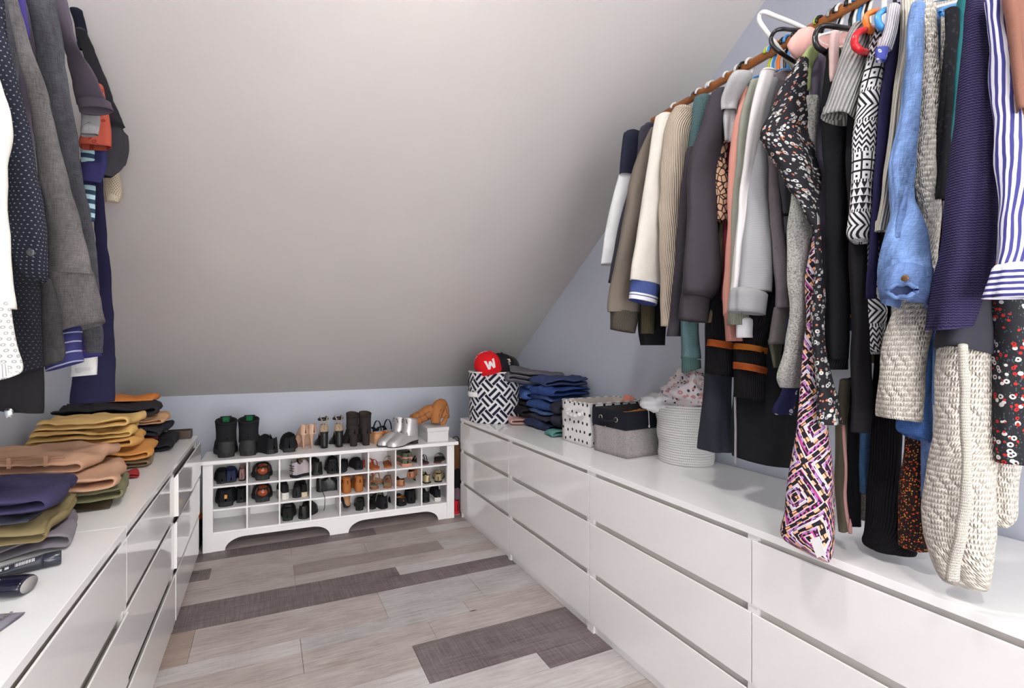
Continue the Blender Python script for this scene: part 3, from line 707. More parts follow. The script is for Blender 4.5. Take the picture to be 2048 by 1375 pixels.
p = atX(1810, 556, 1.283); b = MB(); b.lathe([(.001, -.002), (.0065, -.001), (.0075, 0), (.0055, .002), (.001, .0015)], 14); b.xf(Matrix.Translation(p) @ Matrix.Rotation(-pi/2, 4, 'Y')); b.build('button', gloss('bronze_button', (120, 92, 60), .35, metal=.6), t, True, world=True)
m_cab = knit('ivory_cable', (212, 205, 194), .011, .012, 1, .009, .05)
t = garment('cable_cardigan', 'ivory cable knit cardigan with openwork sleeve and long hem', 'cardigan', [
  ('sleeve', m_cab, [(10,1840,1876),(100,1843,1879),(178,1836,1884),(326,1828,1886),(450,1835,1884),(560,1810,1874),(640,1775,1868),(727,1758,1854),(822,1753,1851),(838,1756,1848,8)], dict(xp=1.44, amp=.08)),
  ('front_panel', m_cab, [(640,1880,1985),(700,1868,1986),(800,1866,1988),(870,1862,1989),(930,1852,1990),(1050,1846,1990),(1110,1856,1987),(1150,1874,1980),(1164,1886,1974,-4)], dict(xp=1.45, ratio=.8, amp=.08)),
  ('button_band', knit('ivory_band', (216, 210, 198), .006, .006, 1, .004), [(690,1918,1940),(800,1920,1944),(900,1922,1945),(1000,1916,1942),(1080,1905,1934),(1160,1890,1920)], dict(xp=1.355, ratio=.7, amp=.03)),
  ('lower_sleeve', m_cab, [(850,1990,2060),(920,1988,2050),(980,1986,2036),(1030,1988,2036),(1052,1992,2024)], dict(xp=1.52))], hem=1.1, hanger='blue', short='ivory cable cardigan')
garment('lace_black_top', 'black lace sleeve between the ivory cardigan and the purple knit', 'top', [
  ('sleeve', floral('black_lace', (26, 26, 30), [(48, 46, 52)], 120, .3), [(20,1890,1920),(150,1884,1912),(260,1874,1900),(400,1868,1894)], dict(xp=1.44))], hem=1.3, hanger='white', short='black lace top')
garment('teal_blouse', 'dark teal strip of satin top beside the purple knit', 'top', [
  ('sleeve', plain('dark_teal', (24, 96, 100), .6), [(0,1912,1940),(100,1905,1932),(200,1898,1922),(330,1890,1910)], dict(xp=1.46))], hem=1.3, hanger='clear', short='dark teal top')
garment('purple_knit_sweater', 'purple-navy chunky knit sweater with broad straight sleeve', 'sweater', [
  ('sleeve', ridge('purple_knit', (54, 48, 78), .0056), [(-20,1935,1968),(76,1924,1982),(229,1908,1997),(344,1898,2000),(443,1886,1995),(557,1867,1976),(640,1856,1952),(656,1853,1946,-8)], dict(xp=1.38, ratio=.75, amp=.05))], hem=1.2, hanger='white', short='purple knit sweater')
garment('dandelion_top', 'dark grey top with pale dandelion print below the purple knit', 'top', [
  ('hem', floral('dandelion', (52, 52, 60), [(170, 168, 164)], 14, .18), [(560,1900,1985),(640,1878,1984),(690,1868,1984,10),(702,1874,1983,16)], dict(xp=1.42, ratio=.7))], hem=1.2, zs=2.0, hanger='white', short='dandelion top')
garment('striped_shirt', 'blue and white striped crinkled shirt with horizontally striped cuff', 'shirt', [
  ('sleeve', stripes('blue_stripes', [(218, 218, 226), (66, 64, 128)], .012, True, .012, (.5,)), [(0,1970,2018),(100,1978,2032),(229,1990,2047),(344,1998,2062),(480,1994,2066),(537,1988,2066)], dict(xp=1.36, amp=.07, wr=.005)),
  ('cuff', stripes('blue_cuff', [(218, 218, 226), (60, 58, 120)], .0115, False, 0, (.5,)), [(536,1984,2072),(596,1967,2072)], dict(xp=1.355, cap=True, amp=.03))], hem=1.3, hanger='white', short='striped shirt')
garment('pink_vest', 'bright pink sliver of top above the striped shirt', 'top', [
  ('sleeve', plain('bright_pink', (214, 96, 130)), [(-30,1964,1982),(18,1966,1980)], dict(xp=1.42))], hem=1.4, zs=2.05, hanger='white', short='bright pink top')
garment('brown_blouse', 'brown pleated half sleeve at the right edge', 'blouse', [
  ('sleeve', rib('brown_pleat', (140, 98, 84), .03, .8, .006), [(-20,2004,2046),(76,2014,2062),(150,2022,2070),(222,2029,2076)], dict(xp=1.34))], hem=1.5, hanger='white', short='brown pleated blouse')
garment('red_floral_dress', 'black dress with small red and white flowers at the right edge', 'dress', [
  ('skirt', floral('red_floral', (40, 40, 44), [(206, 202, 198), (186, 44, 40)], 85, .36, (70, 84, 86)), [(560,1966,2062),(670,1978,2064),(822,1986,2072),(925,1992,2078)], dict(xp=1.46, ratio=.8))], hem=1.2, zs=2.0, hanger='white', short='red floral dress')
garment('orange_dot_dress', 'black dress sprinkled with orange and yellow specks behind the denim tail', 'dress', [
  ('skirt', confetti('orange_specks', (30, 22, 22), [(206, 84, 40), (210, 150, 60), (120, 36, 26)], 130), [(700,1820,1860),(870,1808,1854),(980,1796,1857),(1080,1794,1862),(1094,1796,1862)], dict(xp=1.52, ratio=.9))], hem=1.3, zs=2.05, hanger='white', short='orange speckled dress')
garment('black_rib_skirt', 'long black ribbed knit dress reaching down to the dresser top', 'dress', [
  ('skirt', m_blackrib, [(700,1748,1806),(866,1742,1804),(1000,1735,1800),(1062,1731,1806),(1088,1724,1826),(1096,1726,1826)], dict(xp=1.54, ratio=.9))], hem=1.3, zs=2.1, hanger='white', short='black ribbed dress')
garment('blue_jeans', 'dark blue denim strip left of the black ribbed dress', 'jeans', [
  ('leg', denim('dark_denim', (50, 82, 116)), [(780,1722,1744),(870,1721,1742),(984,1719,1738)], dict(xp=1.54))], hem=1.3, zs=2.1, nobody=True)
garment('denim_dress', 'light denim strip between speckled dress and ivory cardigan', 'dress', [
  ('panel', m_den, [(820,1838,1862),(891,1839,1860),(992,1840,1852)], dict(xp=1.5))], hem=1.3, zs=2.1, nobody=True)
garment('olive_trim_jacket', 'olive jacket edge with pink frayed trim beside the zigzag dress', 'jacket', [
  ('panel', plain('olive_canvas', (104, 98, 82)), [(760,1680,1702),(850,1672,1696),(960,1670,1690),(1062,1676,1696)], dict(xp=1.5)),
  ('trim', plain('pink_trim', (170, 128, 124)), [(850,1684,1690),(900,1687,1694),(990,1687,1694),(1066,1696,1704)], dict(xp=1.465, amp=0))], hem=1.3, zs=2.1, hanger='black', short='olive jacket')
garment('black_trousers', 'black trousers leg hanging beside the pink trimmed olive jacket', 'trousers', [
  ('leg', m_black, [(760,1692,1728),(860,1690,1726),(1050,1690,1722)], dict(xp=1.56))], hem=1.3, zs=2.1, hanger='black', short='black trousers')
garment('fuzzy_scarf', 'small fuzzy grey scarf end left of the black ribbed dress', 'scarf', [
  ('tail', boucle('grey_fuzz', (128, 122, 116)), [(960,1718,1740),(1000,1720,1738),(1040,1724,1735)], dict(xp=1.575))], hem=1.3, zs=2.1, nobody=True)

# hangers that stick out into the aisle
def loose(label, col, pts, X_, r, hooky=None):
    m = gloss('hanger_'+col, HC[col], .25)
    P = [atX(u, v, X_+dx) for u, v, dx in pts]
    t = thing('clothes_hanger', label, 'hanger', P[0], group='clothes hangers on the rods')
    Q = [Vector(catmull([tuple(p) for p in P], (len(P)-1)*i/28)) for i in range(29)]
    b = MB(); b.pipe(Q, r, 10); b.build('arms', m, t, True, world=True)
    return t
loose('white tubular hanger sticking out sharply above the floral puff sleeve', 'white', [(1640,72,.2),(1590,48,.1),(1550,32,.03),(1530,24,0),(1520,28,0),(1519,42,0),(1535,66,.02),(1560,100,.08),(1590,140,.2)], 1.47, .0065)
loose('black hanger end sticking out beside the pink satin blouse', 'black', [(1640,62,.2),(1590,60,.1),(1566,58,.02),(1551,62,0),(1542,76,0),(1546,92,0),(1562,106,.02),(1590,124,.1)], 1.45, .006)
loose('black hanger end sticking out above the grey wide-rib top', 'black', [(1710,60,.15),(1675,54,.05),(1650,51,.01),(1636,58,0),(1630,74,0),(1634,92,0),(1650,104,.03),(1665,114,.1)], 1.42, .007)
loose('glossy red hanger end beside the geometric dress collar', 'red', [(1745,58,.1),(1722,62,.02),(1711,72,0),(1709,88,0),(1718,100,.01),(1735,106,.08)], 1.325, .008)
loose('glossy orange hanger end curling beside the red one', 'orange', [(1754,22,.06),(1744,24,.01),(1733,32,0),(1733,48,0),(1740,60,.01),(1748,66,.05)], 1.37, .007)
loose('glossy blue hanger end curling above the lace trimmed tee', 'blue', [(1776,18,.06),(1766,22,.01),(1756,32,0),(1757,46,0),(1764,56,.01),(1772,60,.05)], 1.36, .007)

# --- left rod
garment('white_shirt', 'white shirt with lime edge and grey diamond print tail at the left edge', 'shirt', [
  ('sleeve', plain('off_white', (208, 206, 198)), [(130,-70,-6),(235,-60,25),(327,-60,20),(498,-60,20),(617,-60,33)], dict(xp=-.46)),
  ('shirt_tail', dots('diamond_print', (214, 212, 206), (150, 148, 148), .011, .3, True), [(600,-60,18),(680,-55,36),(737,-50,52),(760,-45,24,-10)], dict(xp=-.46))], -1, hem=1.4)
garment('dotted_shirt', 'black shirt with tiny white dots and buttoned cuff', 'shirt', [
  ('sleeve', dots('navy_dots', (38, 39, 50), (130, 132, 142), .0085, .15), [(-10,-30,6),(82,-18,20),(157,-6,36),(278,10,65),(392,14,86),(465,18,98),(545,40,96),(565,60,92)], dict()),
  ('front_panel', dots('black_dots', (24, 24, 30), (70, 72, 82), .008, .16), [(430,10,60),(560,18,80),(680,24,83),(745,28,80,-14)], dict(xp=-.5))], -1, hem=1.3)
p = atX(61, 505, -.425); b = MB(); b.lathe([(.001, -.002), (.007, -.001), (.0075, .001), (.0045, .002), (.001, .001)], 14); b.xf(Matrix.Translation(p) @ Matrix.Rotation(pi/2, 4, 'X')); b.build('button', gloss('dark_button', (60, 60, 64), .2), bpy.data.objects['dotted_shirt'], True, world=True)
m_gd = denim('grey_denim', (92, 87, 88), .4)
garment('grey_denim_shirt', 'washed grey denim shirt with broad turned sleeve', 'shirt', [
  ('sleeve', m_gd, [(-10,8,36),(131,38,76),(196,52,98),(327,74,131),(442,92,160),(547,97,187)], dict(xp=-.45, end=False, amp=.05)),
  ('cuff', denim('grey_denim_cuff', (88, 83, 84), .4), [(545,97,188,-8),(600,104,200,-14),(655,116,211,-26)], dict(xp=-.45, cap=False, amp=.04)),
  ('shirt_tail', denim('black_denim', (48, 46, 48), .2), [(560,80,106),(640,82,124),(700,84,131),(728,84,124,-12)], dict(xp=-.48))], -1, hem=1.3)
garment('purple_fleece', 'sliver of purple fleece between grey denim and charcoal sleeves', 'sweatshirt', [
  ('sleeve', plain('purple_fleece', (66, 56, 116)), [(-10,26,50),(40,36,56),(78,48,62)], dict(xp=-.5))], -1, hem=1.4)
garment('charcoal_shirt', 'charcoal twill shirt with white stitch line next to grey denim', 'shirt', [
  ('sleeve', denim('charcoal_twill', (62, 62, 68), .5), [(-10,50,112),(131,75,133),(229,92,149),(360,120,167),(450,140,185),(560,152,197),(660,165,204),(706,172,208)], dict())], -1, hem=1.3)
garment('purple_grey_tee', 'purple grey t-shirt with hemmed short sleeve on the left', 't-shirt', [
  ('sleeve', plain('mauve_grey', (88, 80, 92)), [(-10,104,132),(80,122,152),(131,134,185),(200,150,217),(210,152,222,-10)], dict(end=False)),
  ('sleeve_hem', plain('mauve_grey', BLK), [(202,153,220,-8),(222,157,227,-12)], dict(xp=-.475, cap=False, amp=.03))], -1, hem=1.5)
garment('heather_tee', 'grey heather short sleeve folded under the purple grey one', 't-shirt', [
  ('sleeve', plain('heather_left', (136, 134, 136), .95, .15, 260), [(180,160,192),(235,162,201),(270,160,196,-6)], dict(xp=-.5))], -1, hem=1.5)
garment('red_print_tee', 'brick red printed short sleeve peeking under the purple grey tee', 't-shirt', [
  ('sleeve', floral('red_print', (164, 76, 60), [(126, 50, 40)], 60, .3), [(170,175,205),(240,165,218),(295,158,222,-8)], dict(xp=-.53))], -1, hem=1.5)
garment('navy_tee', 'navy short sleeve below the brick red sleeve', 't-shirt', [
  ('sleeve', plain('navy_tee', (42, 42, 84)), [(200,175,205),(298,164,216),(336,158,212),(365,160,200)], dict(xp=-.55))], -1, hem=1.5)
garment('black_tee', 'black t-shirt with wide short sleeve, farthest out on the left', 't-shirt', [
  ('sleeve', plain('washed_black', (58, 56, 62)), [(60,150,172),(100,164,190),(164,182,215),(240,202,246),(268,208,257),(322,196,254),(352,184,226)], dict(xp=-.58, amp=.1))], -1, hem=1.5)
garment('teal_print_shirt', 'dark shirt with teal print shoulder highest on the left rod', 'shirt', [
  ('shoulder', floral('teal_print', (30, 32, 44), [(70, 130, 150)], 40, .3), [(20,140,166),(60,150,177),(100,156,180)], dict(xp=-.6))], -1, hem=1.5)
garment('checked_shirt', 'cream and brown checked short sleeve below the black tee', 'shirt', [
  ('sleeve', dots('cream_check', (206, 194, 172), (110, 84, 66), .0065, .3), [(280,200,232),(343,204,240),(385,206,247),(404,210,238)], dict(xp=-.62, amp=.1))], -1, hem=1.5)
garment('teal_stripe_shirt', 'strip of teal and white striped shirt beside the indigo sweater', 'shirt', [
  ('sleeve', stripes('teal_stripes', [(170, 200, 210), (50, 70, 90)], .03, False, .01), [(300,160,188),(366,168,190),(442,172,190)], dict(xp=-.56))], -1, hem=1.5)
garment('indigo_sweater', 'long indigo sweater sleeve hanging lowest over the folded clothes', 'sweater', [
  ('sleeve', plain('indigo_fleece', (32, 30, 56), .95, .25, 300), [(330,180,206),(400,186,209),(498,192,216),(596,196,226),(680,176,228),(727,152,228),(804,140,223)], dict(xp=-.6, amp=.05))], -1, hem=1.3)
garment('blue_cuff_shirt', 'blue shirt cuff with thin grey stripes below the grey denim cuff', 'shirt', [
  ('cuff', stripes('navy_grey_stripe', [(52, 52, 100), (150, 152, 176), (52, 52, 100)], .028, False, 0, (.6, .75)), [(600,110,180),(690,95,162,-14),(732,92,164,-20)], dict(xp=-.49))], -1, hem=1.4)
garment('fuzzy_indigo_shirt', 'fuzzy indigo sleeve end with thin red line', 'sweater', [
  ('cuff', stripes('indigo_red', [(54, 52, 108), (150, 60, 70), (54, 52, 108)], .06, False, 0, (.55, .6)), [(600,160,196),(680,158,199),(714,160,200,-6)], dict(xp=-.51))], -1, hem=1.4)
garment('white_tee', 'white t-shirt hem peeking below the blue striped cuff', 't-shirt', [
  ('hem', plain('white_hem', (206, 204, 202)), [(660,150,196),(720,144,196),(751,141,195,-4)], dict(xp=-.54))], -1, hem=1.4)
garment('black_long_coat', 'black coat hem hanging lowest at the left edge', 'coat', [
  ('skirt', plain('black_coat_left', (26, 25, 28)), [(600,-20,80),(737,-20,86),(822,-12,84,10)], dict(xp=-.53, ratio=.5))], -1, hem=1.35)
p = atX(18, 822, -.53)
t = thing('metal_clip', 'small silver metal clip hanging below the black coat hem', 'clip', p)
b = MB(); b.lathe([(.001, -.012), (.006, -.011), (.0085, -.004), (.0085, .004), (.005, .009), (.001, .011)], 14, (p.x, p.y, p.z-.003), sy=.6); b.build('clip', gloss('chrome', (200, 200, 200), .2, metal=1), t, True, world=True)
# ------------------------------------------------------------------ folded clothes
def folded(name, label, loc, L, W, layers, t, mat, rz=0, seed=0, cat='trousers', group=None, wr=.013, sag=.004, tilt=(0, 0)):
    """a cloth folded to and fro: local +x is the front edge, width runs along y"""
    o = thing(name, label, cat, loc, rz, group, rot=(tilt[0], tilt[1], rz))
    rng = random.Random(seed); path = []
    for k in range(layers):
        z = t*.5+k*t; xs = [(-L/2+.02*rng.random()), L/2-t*.5-.018*rng.random()]
        if k % 2: xs = xs[::-1]
        m = 13
        for i in range(m): path.append((xs[0]+(xs[1]-xs[0])*i/(m-1), z))
        if k < layers-1:
            xe = xs[1]; sg = 1 if xe > 0 else -1
            for q in range(1, 6):
                a = -pi/2+pi*q/6; path.append((xe+sg*cos(a)*t*.62, z+t/2+sin(a)*t/2))
    n = len(path); ny = 22; th = t*.43
    top = []; bot = []
    nx = []
    for i, p in enumerate(path):
        a = path[max(i-1, 0)]; c = path[min(i+1, n-1)]; d = hypot(c[0]-a[0], c[1]-a[1]) or 1
        nx.append((-(c[1]-a[1])/d, (c[0]-a[0])/d))
    b = MB(); ring_all = []; uv_all = []
    s = 0
    for i, p in enumerate(path):
        if i: s += hypot(p[0]-path[i-1][0], p[1]-path[i-1][1])
        ring = []; uvs = []
        for side in (1, -1):
            js = range(ny+1) if side > 0 else range(ny, -1, -1)
            for j in js:
                y = (j/ny-.5)*W; e = 1-abs(2*j/ny-1)**6*.85
                x = p[0]+nx[i][0]*th*side*e; z = p[1]+nx[i][1]*th*side*e
                q = Vector((x*9+seed*7.3, y*9, z*6))
                f = .35+.65*(z/(layers*t))
                dz = noise.noise(q)*wr*f*1.5+noise.noise(q*2.7)*wr*.55*f+(abs(noise.noise(Vector((x*7+y*11+seed, x*5-y*6, z*4))))-.25)*wr*1.3*f
                dx = noise.noise(q+Vector((5, 9, 2)))*wr*1.6
                edge = 1+.05*sin(z*130+seed)
                zz = max(.0006, z+dz-sag*f*(2*y/W)**2)
                ring.append((x+dx, y*edge*(1-.03*noise.noise(Vector((z*40, seed, x*3)))), zz)); uvs.append((y, s))
        ring_all.append(ring); uv_all.append(uvs)
    b.rings(ring_all, True, (True, True), uv_all)
    b.build('cloth', mat, o, True)
    return o
def blob(name, mat, c, r, parent=None, seed=0, amp=.25, flat=.6, n=28, world=False, fr=2.2, sq=1.0):
    R = []; UV = []
    m = n//2
    for i in range(m+1):
        ph = -pi/2+pi*i/m; row = []; uv = []
        for j in range(n):
            th = 2*pi*j/n
            d = Vector((cos(ph)*cos(th), cos(ph)*sin(th), sin(ph)))
            k = 1+amp*noise.noise(d*fr+Vector((seed*3.3, seed, 0)))+amp*.55*abs(noise.noise(d*fr*2.3+Vector((seed, 0, 4))))+amp*.3*noise.noise(d*fr*5)
            row.append((c[0]+d.x*r[0]*k, c[1]+d.y*r[1]*k, c[2]+d.z*r[2]*k)); uv.append((th*r[0], ph*r[2]))
        R.append(row); UV.append(uv)
    b = MB(); b.rings(R, True, (True, True), UV)
    return b.build(name, mat, parent, True, world=world)

# left dresser, front pile
def stack(base, items, rz, side=-1):
    z = TOP+.0008
    for (nm, lab, cat, dx, dy, L, W, n, t, mat, drz, seed) in items:
        folded(nm, lab, (base[0]+dx, base[1]+dy, z), L, W, n, t, mat, rz+drz, seed, cat, 'folded clothes on the left dressers' if side < 0 else 'folded clothes on the right dressers')
        z += n*t+.003
stack((-.765, 1.70), [
 ('folded_trousers', 'grey folded trousers at the bottom of the nearest left pile', 'trousers', .045, .03, .36, .30, 2, .022, plain('grey_chino', (124, 118, 126)), .25, 1),
 ('folded_trousers', 'khaki olive folded trousers in the middle of the nearest left pile', 'trousers', .015, 0, .40, .31, 2, .024, plain('khaki_chino', (132, 118, 84)), .1, 2),
 ('folded_sweatpants', 'charcoal folded sweatpants just under the purple cloth on the left pile', 'trousers', 0, .0, .38, .29, 1, .022, plain('charcoal_sweat', (70, 70, 82)), .05, 3),
 ('folded_sweatshirt', 'purple navy folded sweatshirt on top of the nearest left pile', 'sweatshirt', .0, -.01, .42, .30, 2, .027, plain('purple_sweat', (60, 55, 84)), .12, 4)], .0)
stack((-.765, 2.12), [
 ('folded_trousers', 'brown folded trousers at the bottom of the middle left pile', 'trousers', .05, -.02, .42, .30, 1, .02, plain('dark_brown_cotton', (78, 66, 52)), .1, 5),
 ('folded_trousers', 'moss green folded trousers under the tan chinos', 'trousers', .06, -.01, .42, .31, 2, .022, plain('moss_twill', (122, 120, 92)), .12, 6),
 ('folded_chinos', 'tan folded chinos with pocket flap on top of the middle left pile', 'trousers', .03, -.04, .44, .36, 2, .03, plain('tan_chino', (190, 150, 124)), .15, 7),
 ('folded_chinos', 'rosy tan chinos loosely folded above the moss green trousers', 'trousers', -.01, .04, .42, .34, 2, .026, plain('rosy_chino', (186, 146, 120)), -.1, 8)], 0)
ch = [o for o in bpy.data.objects if o.get('label', '').startswith('rosy tan chinos')][0]
b = MB(); b.pipe([(-.16, -.165, .058), (-.05, -.166, .06), (.06, -.165, .058), (.15, -.163, .056)], .0035, 6); b.build('waist_seam', plain('chino_seam', (150, 112, 88)), ch, True)
for xx in (-.1, .0, .1):
    MB().box((xx-.006, -.17, .030), (xx+.006, -.158, .066)).build('belt_loop', plain('chino_loop', (176, 136, 110)), ch)
folded('red_shorts', 'small red folded cloth tucked behind the moss green trousers', (-.60, 2.42, TOP+.001), .16, .12, 2, .014, plain('brick_red', (146, 46, 46)), .3, 9, 'shorts', 'folded clothes on the left dressers')
stack((-.78, 2.68), [
 ('folded_shorts', 'camouflage brown shorts at the bottom of the yellow pile', 'shorts', .05, .02, .40, .30, 2, .02, plain('camo_brown', (120, 104, 82), .9, .5), .1, 10),
 ('folded_trousers', 'orange ochre folded trousers low in the yellow pile', 'trousers', .05, 0, .42, .34, 2, .026, plain('orange_ochre', (206, 146, 82)), .12, 11),
 ('folded_trousers', 'yellow ochre folded trousers in the middle of the yellow pile', 'trousers', .0, 0, .42, .32, 2, .024, plain('yellow_ochre', (212, 162, 94)), .05, 12),
 ('folded_trousers', 'pale mustard folded trousers above the yellow ochre pair', 'trousers', .0, .0, .38, .30, 2, .022, plain('pale_mustard', (208, 170, 106)), .14, 13),
 ('folded_trousers', 'straw yellow folded trousers on top of the yellow pile', 'trousers', .02, .01, .36, .28, 2, .022, plain('straw_yellow', (214, 178, 116)), -.05, 14)], 0)
stack((-.78, 3.05), [
 ('folded_jeans', 'black folded jeans at the bottom of the far left pile', 'jeans', .06, .0, .44, .32, 2, .03, plain('black_jean', (40, 40, 46)), .1, 15),
 ('folded_shirt', 'dark red folded shirt in the far left pile', 'shirt', .03, -.02, .42, .30, 1, .022, plain('dark_red_cotton', (96, 44, 44)), .1, 16),
 ('folded_jeans', 'blue black folded jeans in the middle of the far left pile', 'jeans', .05, .0, .42, .32, 2, .028, plain('blue_black', (42, 42, 50)), -.05, 17),
 ('folded_trousers', 'peach tan folded trousers between black ones on the far left pile', 'trousers', .04, .0, .44, .28, 2, .022, plain('peach_tan', (196, 154, 118)), .06, 18),
 ('folded_sweater', 'black folded sweater high on the far left pile', 'sweater', .0, .0, .44, .34, 2, .03, plain('soft_black_knit', (48, 46, 50)), .08, 19),
 ('folded_shirt', 'bright orange folded shirt topmost on the far left pile', 'shirt', .03, .10, .36, .20, 1, .03, plain('bright_orange', (208, 128, 66)), .0, 20)], 0)
folded('folded_linen', 'sand coloured folded cloth at the far end of the left dresser', (-.66, 3.29, TOP+.03), .24, .12, 1, .03, plain('sand_linen', (188, 168, 144)), .2, 21, 'cloth', 'folded clothes on the left dressers')
folded('folded_towel', 'navy folded cloth under the sand coloured one on the left dresser', (-.66, 3.28, TOP+.001), .26, .13, 1, .026, plain('navy_towel', (56, 58, 84)), .2, 22, 'cloth', 'folded clothes on the left dressers')
t = thing('wooden_box', 'small dark brown open box at the far corner of the left dresser', 'box', (-.50, 3.31, TOP+.0005))
for a, c in (((-.09, -.04, 0), (.06, .04, .006)), ((-.09, -.04, .006), (.06, -.034, .05)), ((-.09, .034, .006), (.06, .04, .05)), ((.054, -.034, .006), (.06, .034, .05)), ((-.09, -.034, .006), (-.084, .034, .05))):
    MB().box(a, c).build('panel', wood('dark_box', (70, 52, 44)), t)
# toiletries
p = atZ(131, 1128, TOP); q = atZ(0, 1158, TOP)
ang = math.atan2(p.y-q.y, p.x-q.x)
t = thing('toiletry_tube', 'dark grey toiletry tube with white barcode lying on the left dresser', 'tube', (q.x-.04, q.y+.0, TOP+.018), ang)
Lt = (p-q).length+.03
R = []
for k in range(15):
    s = k/14; x = s*(Lt-.035); hy = .017+.012*(1-s)**1.2; hz = .017*(s**.6)+.002*(1-s)
    R.append([(x, cos(2*pi*j/22)*hy, sin(2*pi*j/22)*hz-(.0165-hz)*.6) for j in range(22)])
m_tube = gloss('tube_plastic', (44, 48, 58), .42)
b = MB(); b.rings(R, True, (True, True)); b.build('tube', m_tube, t, True)
b = MB(); b.rings([[(Lt-.035+x, cos(2*pi*j/22)*r, sin(2*pi*j/22)*r) for j in range(22)] for x, r in ((0, .0172), (.002, .0178), (.033, .0178), (.035, .0165))], True, (True, True)); b.build('cap', gloss('tube_cap', (44, 47, 58), .2), t, True)
def tube_patch(nm, s0, s1, a0, a1, mat):
    R = []
    for i in range(9):
        s_ = s0+(s1-s0)*i/8; x = s_*(Lt-.035); hy = (.017+.012*(1-s_)**1.2)*1.012; hz = (.017*(s_**.6)+.002*(1-s_))*1.012
        R.append([(x, cos(pi*(a0+(a1-a0)*j/5))*hy, sin(pi*(a0+(a1-a0)*j/5))*hz-(.0165-hz)*.6+.0003) for j in range(6)])
    b = MB(); b.rings(R, False, uvs=[[(r[j][0], j*.002) for j in range(6)] for r in R]); b.build(nm, mat, t, True)
tube_patch('barcode', .55, .86, .62, .80, stripes('barcode', [(226, 226, 226), (60, 62, 74), (226, 226, 226), (60, 62, 74)], .006, True, 0, (.3, .5, .75)))
tube_patch('small_print', .2, .93, .46, .50, stripes('small_print', [(190, 192, 198), (60, 64, 76)], .0035, True, .002, (.55,)))
tube_patch('small_print', .2, .93, .52, .56, stripes('small_print', BLK, .1))
tube_patch('small_print', .12, .5, .64, .78, stripes('small_print_b', [(205, 206, 210), (56, 60, 72)], .012, True, .004, (.6,)))
p = atZ(58, 1186, TOP); q = atZ(0, 1192, TOP)
t = thing('deodorant_bottle', 'dark navy oval deodorant bottle with grey end lying beside the tube', 'bottle', (p.x, p.y, TOP+.021), math.atan2(p.y-q.y, p.x-q.x)-.1)
prof = [(-.16, .6), (-.155, .85), (-.14, .97), (-.08, 1), (-.02, 1), (-.006, .93), (0, .82)]
b = MB(); b.rings([[(x, cos(2*pi*j/24)*.033*k, sin(2*pi*j/24)*.0205*k) for j in range(24)] for x, k in prof], True, (True, True)); b.build('body', gloss('navy_plastic', (26, 24, 42), .12), t, True)
b = MB(); b.rings([[(x, cos(2*pi*j/24)*.033*k, sin(2*pi*j/24)*.0205*k) for j in range(24)] for x, k in ((-.001, .80), (.0012, .78))], True, (True, True)); b.build('end_cap', plain('grey_end', (150, 146, 144)), t, True)
MB().box((-.10, -.006, .0195), (-.06, -.003, .0209)).build('red_mark', gloss('red_ink', (190, 40, 40), .4), t)
MB().box((-.085, -.013, .0188), (-.05, -.011, .0202)).build('white_mark', gloss('white_ink', (220, 220, 220), .4), t)
p = atZ(30, 1230, TOP)
t = folded('folded_cloth', 'light purple grey folded cloth with stitched hem at the left edge', (-.60, 1.225, TOP+.0008), .25, .14, 1, .012, plain('lilac_grey', (138, 134, 146)), -.25, 33, 'cloth', 'folded clothes on the left dressers', wr=.002)
for k in range(16):
    MB().box((.085+.004*(k % 2), -.062+k*.008, .0118), (.094, -.059+k*.008, .0128)).build('stitch', plain('stitch_thread', (120, 110, 100)), t)

# ------------------------------------------------------------------ right dresser
# drum basket
DC = Vector((1.60, 3.20, TOP+.0005)); DR = .195; DH = .372
t = thing('drum_basket', 'round fabric drum basket with navy and white fret pattern', 'basket', DC)
n_ = 64
R = []; UV = []
for z, r in ((0, DR*.985), (.004, DR), (DH, DR*1.0)):
    R.append([(cos(2*pi*j/n_)*r, sin(2*pi*j/n_)*r, z) for j in range(n_+1)]); UV.append([(2*pi*DR*j/n_, z) for j in range(n_+1)])
b = MB(); b.rings(R, False, (True, False), UV); b.build('wall', fret('navy_fret', (34, 36, 56), (226, 224, 226), .0195), t, True)
b = MB(); b.rings([[(cos(2*pi*j/n_)*r, sin(2*pi*j/n_)*r, z) for j in range(n_)] for r, z in ((DR*.985, DH-.002), (DR*.985, .01), (.01, .008))], True, (False, True)); b.build('lining', plain('drum_lining', (50, 52, 66)), t, True)
b = MB(); b.pipe([(cos(2*pi*j/48)*DR, sin(2*pi*j/48)*DR, DH) for j in range(49)], .006, 8, False); b.build('rim', plain('rim_white', (222, 220, 218)), t, True)
ah = pi*1.05
pts = [(cos(ah+a)*(DR+d), sin(ah+a)*(DR+d), DH*.56) for a, d in ((-.26, .001), (-.2, .016), (0, .028), (.2, .016), (.26, .001))]
P_ = [Vector(catmull([tuple(p) for p in pts], 4*i/16)) for i in range(17)]
b = MB(); b.pipe(P_, .006, 8, True, 3.2); b.build('handle', plain('handle_white', (226, 224, 220)), t, True)
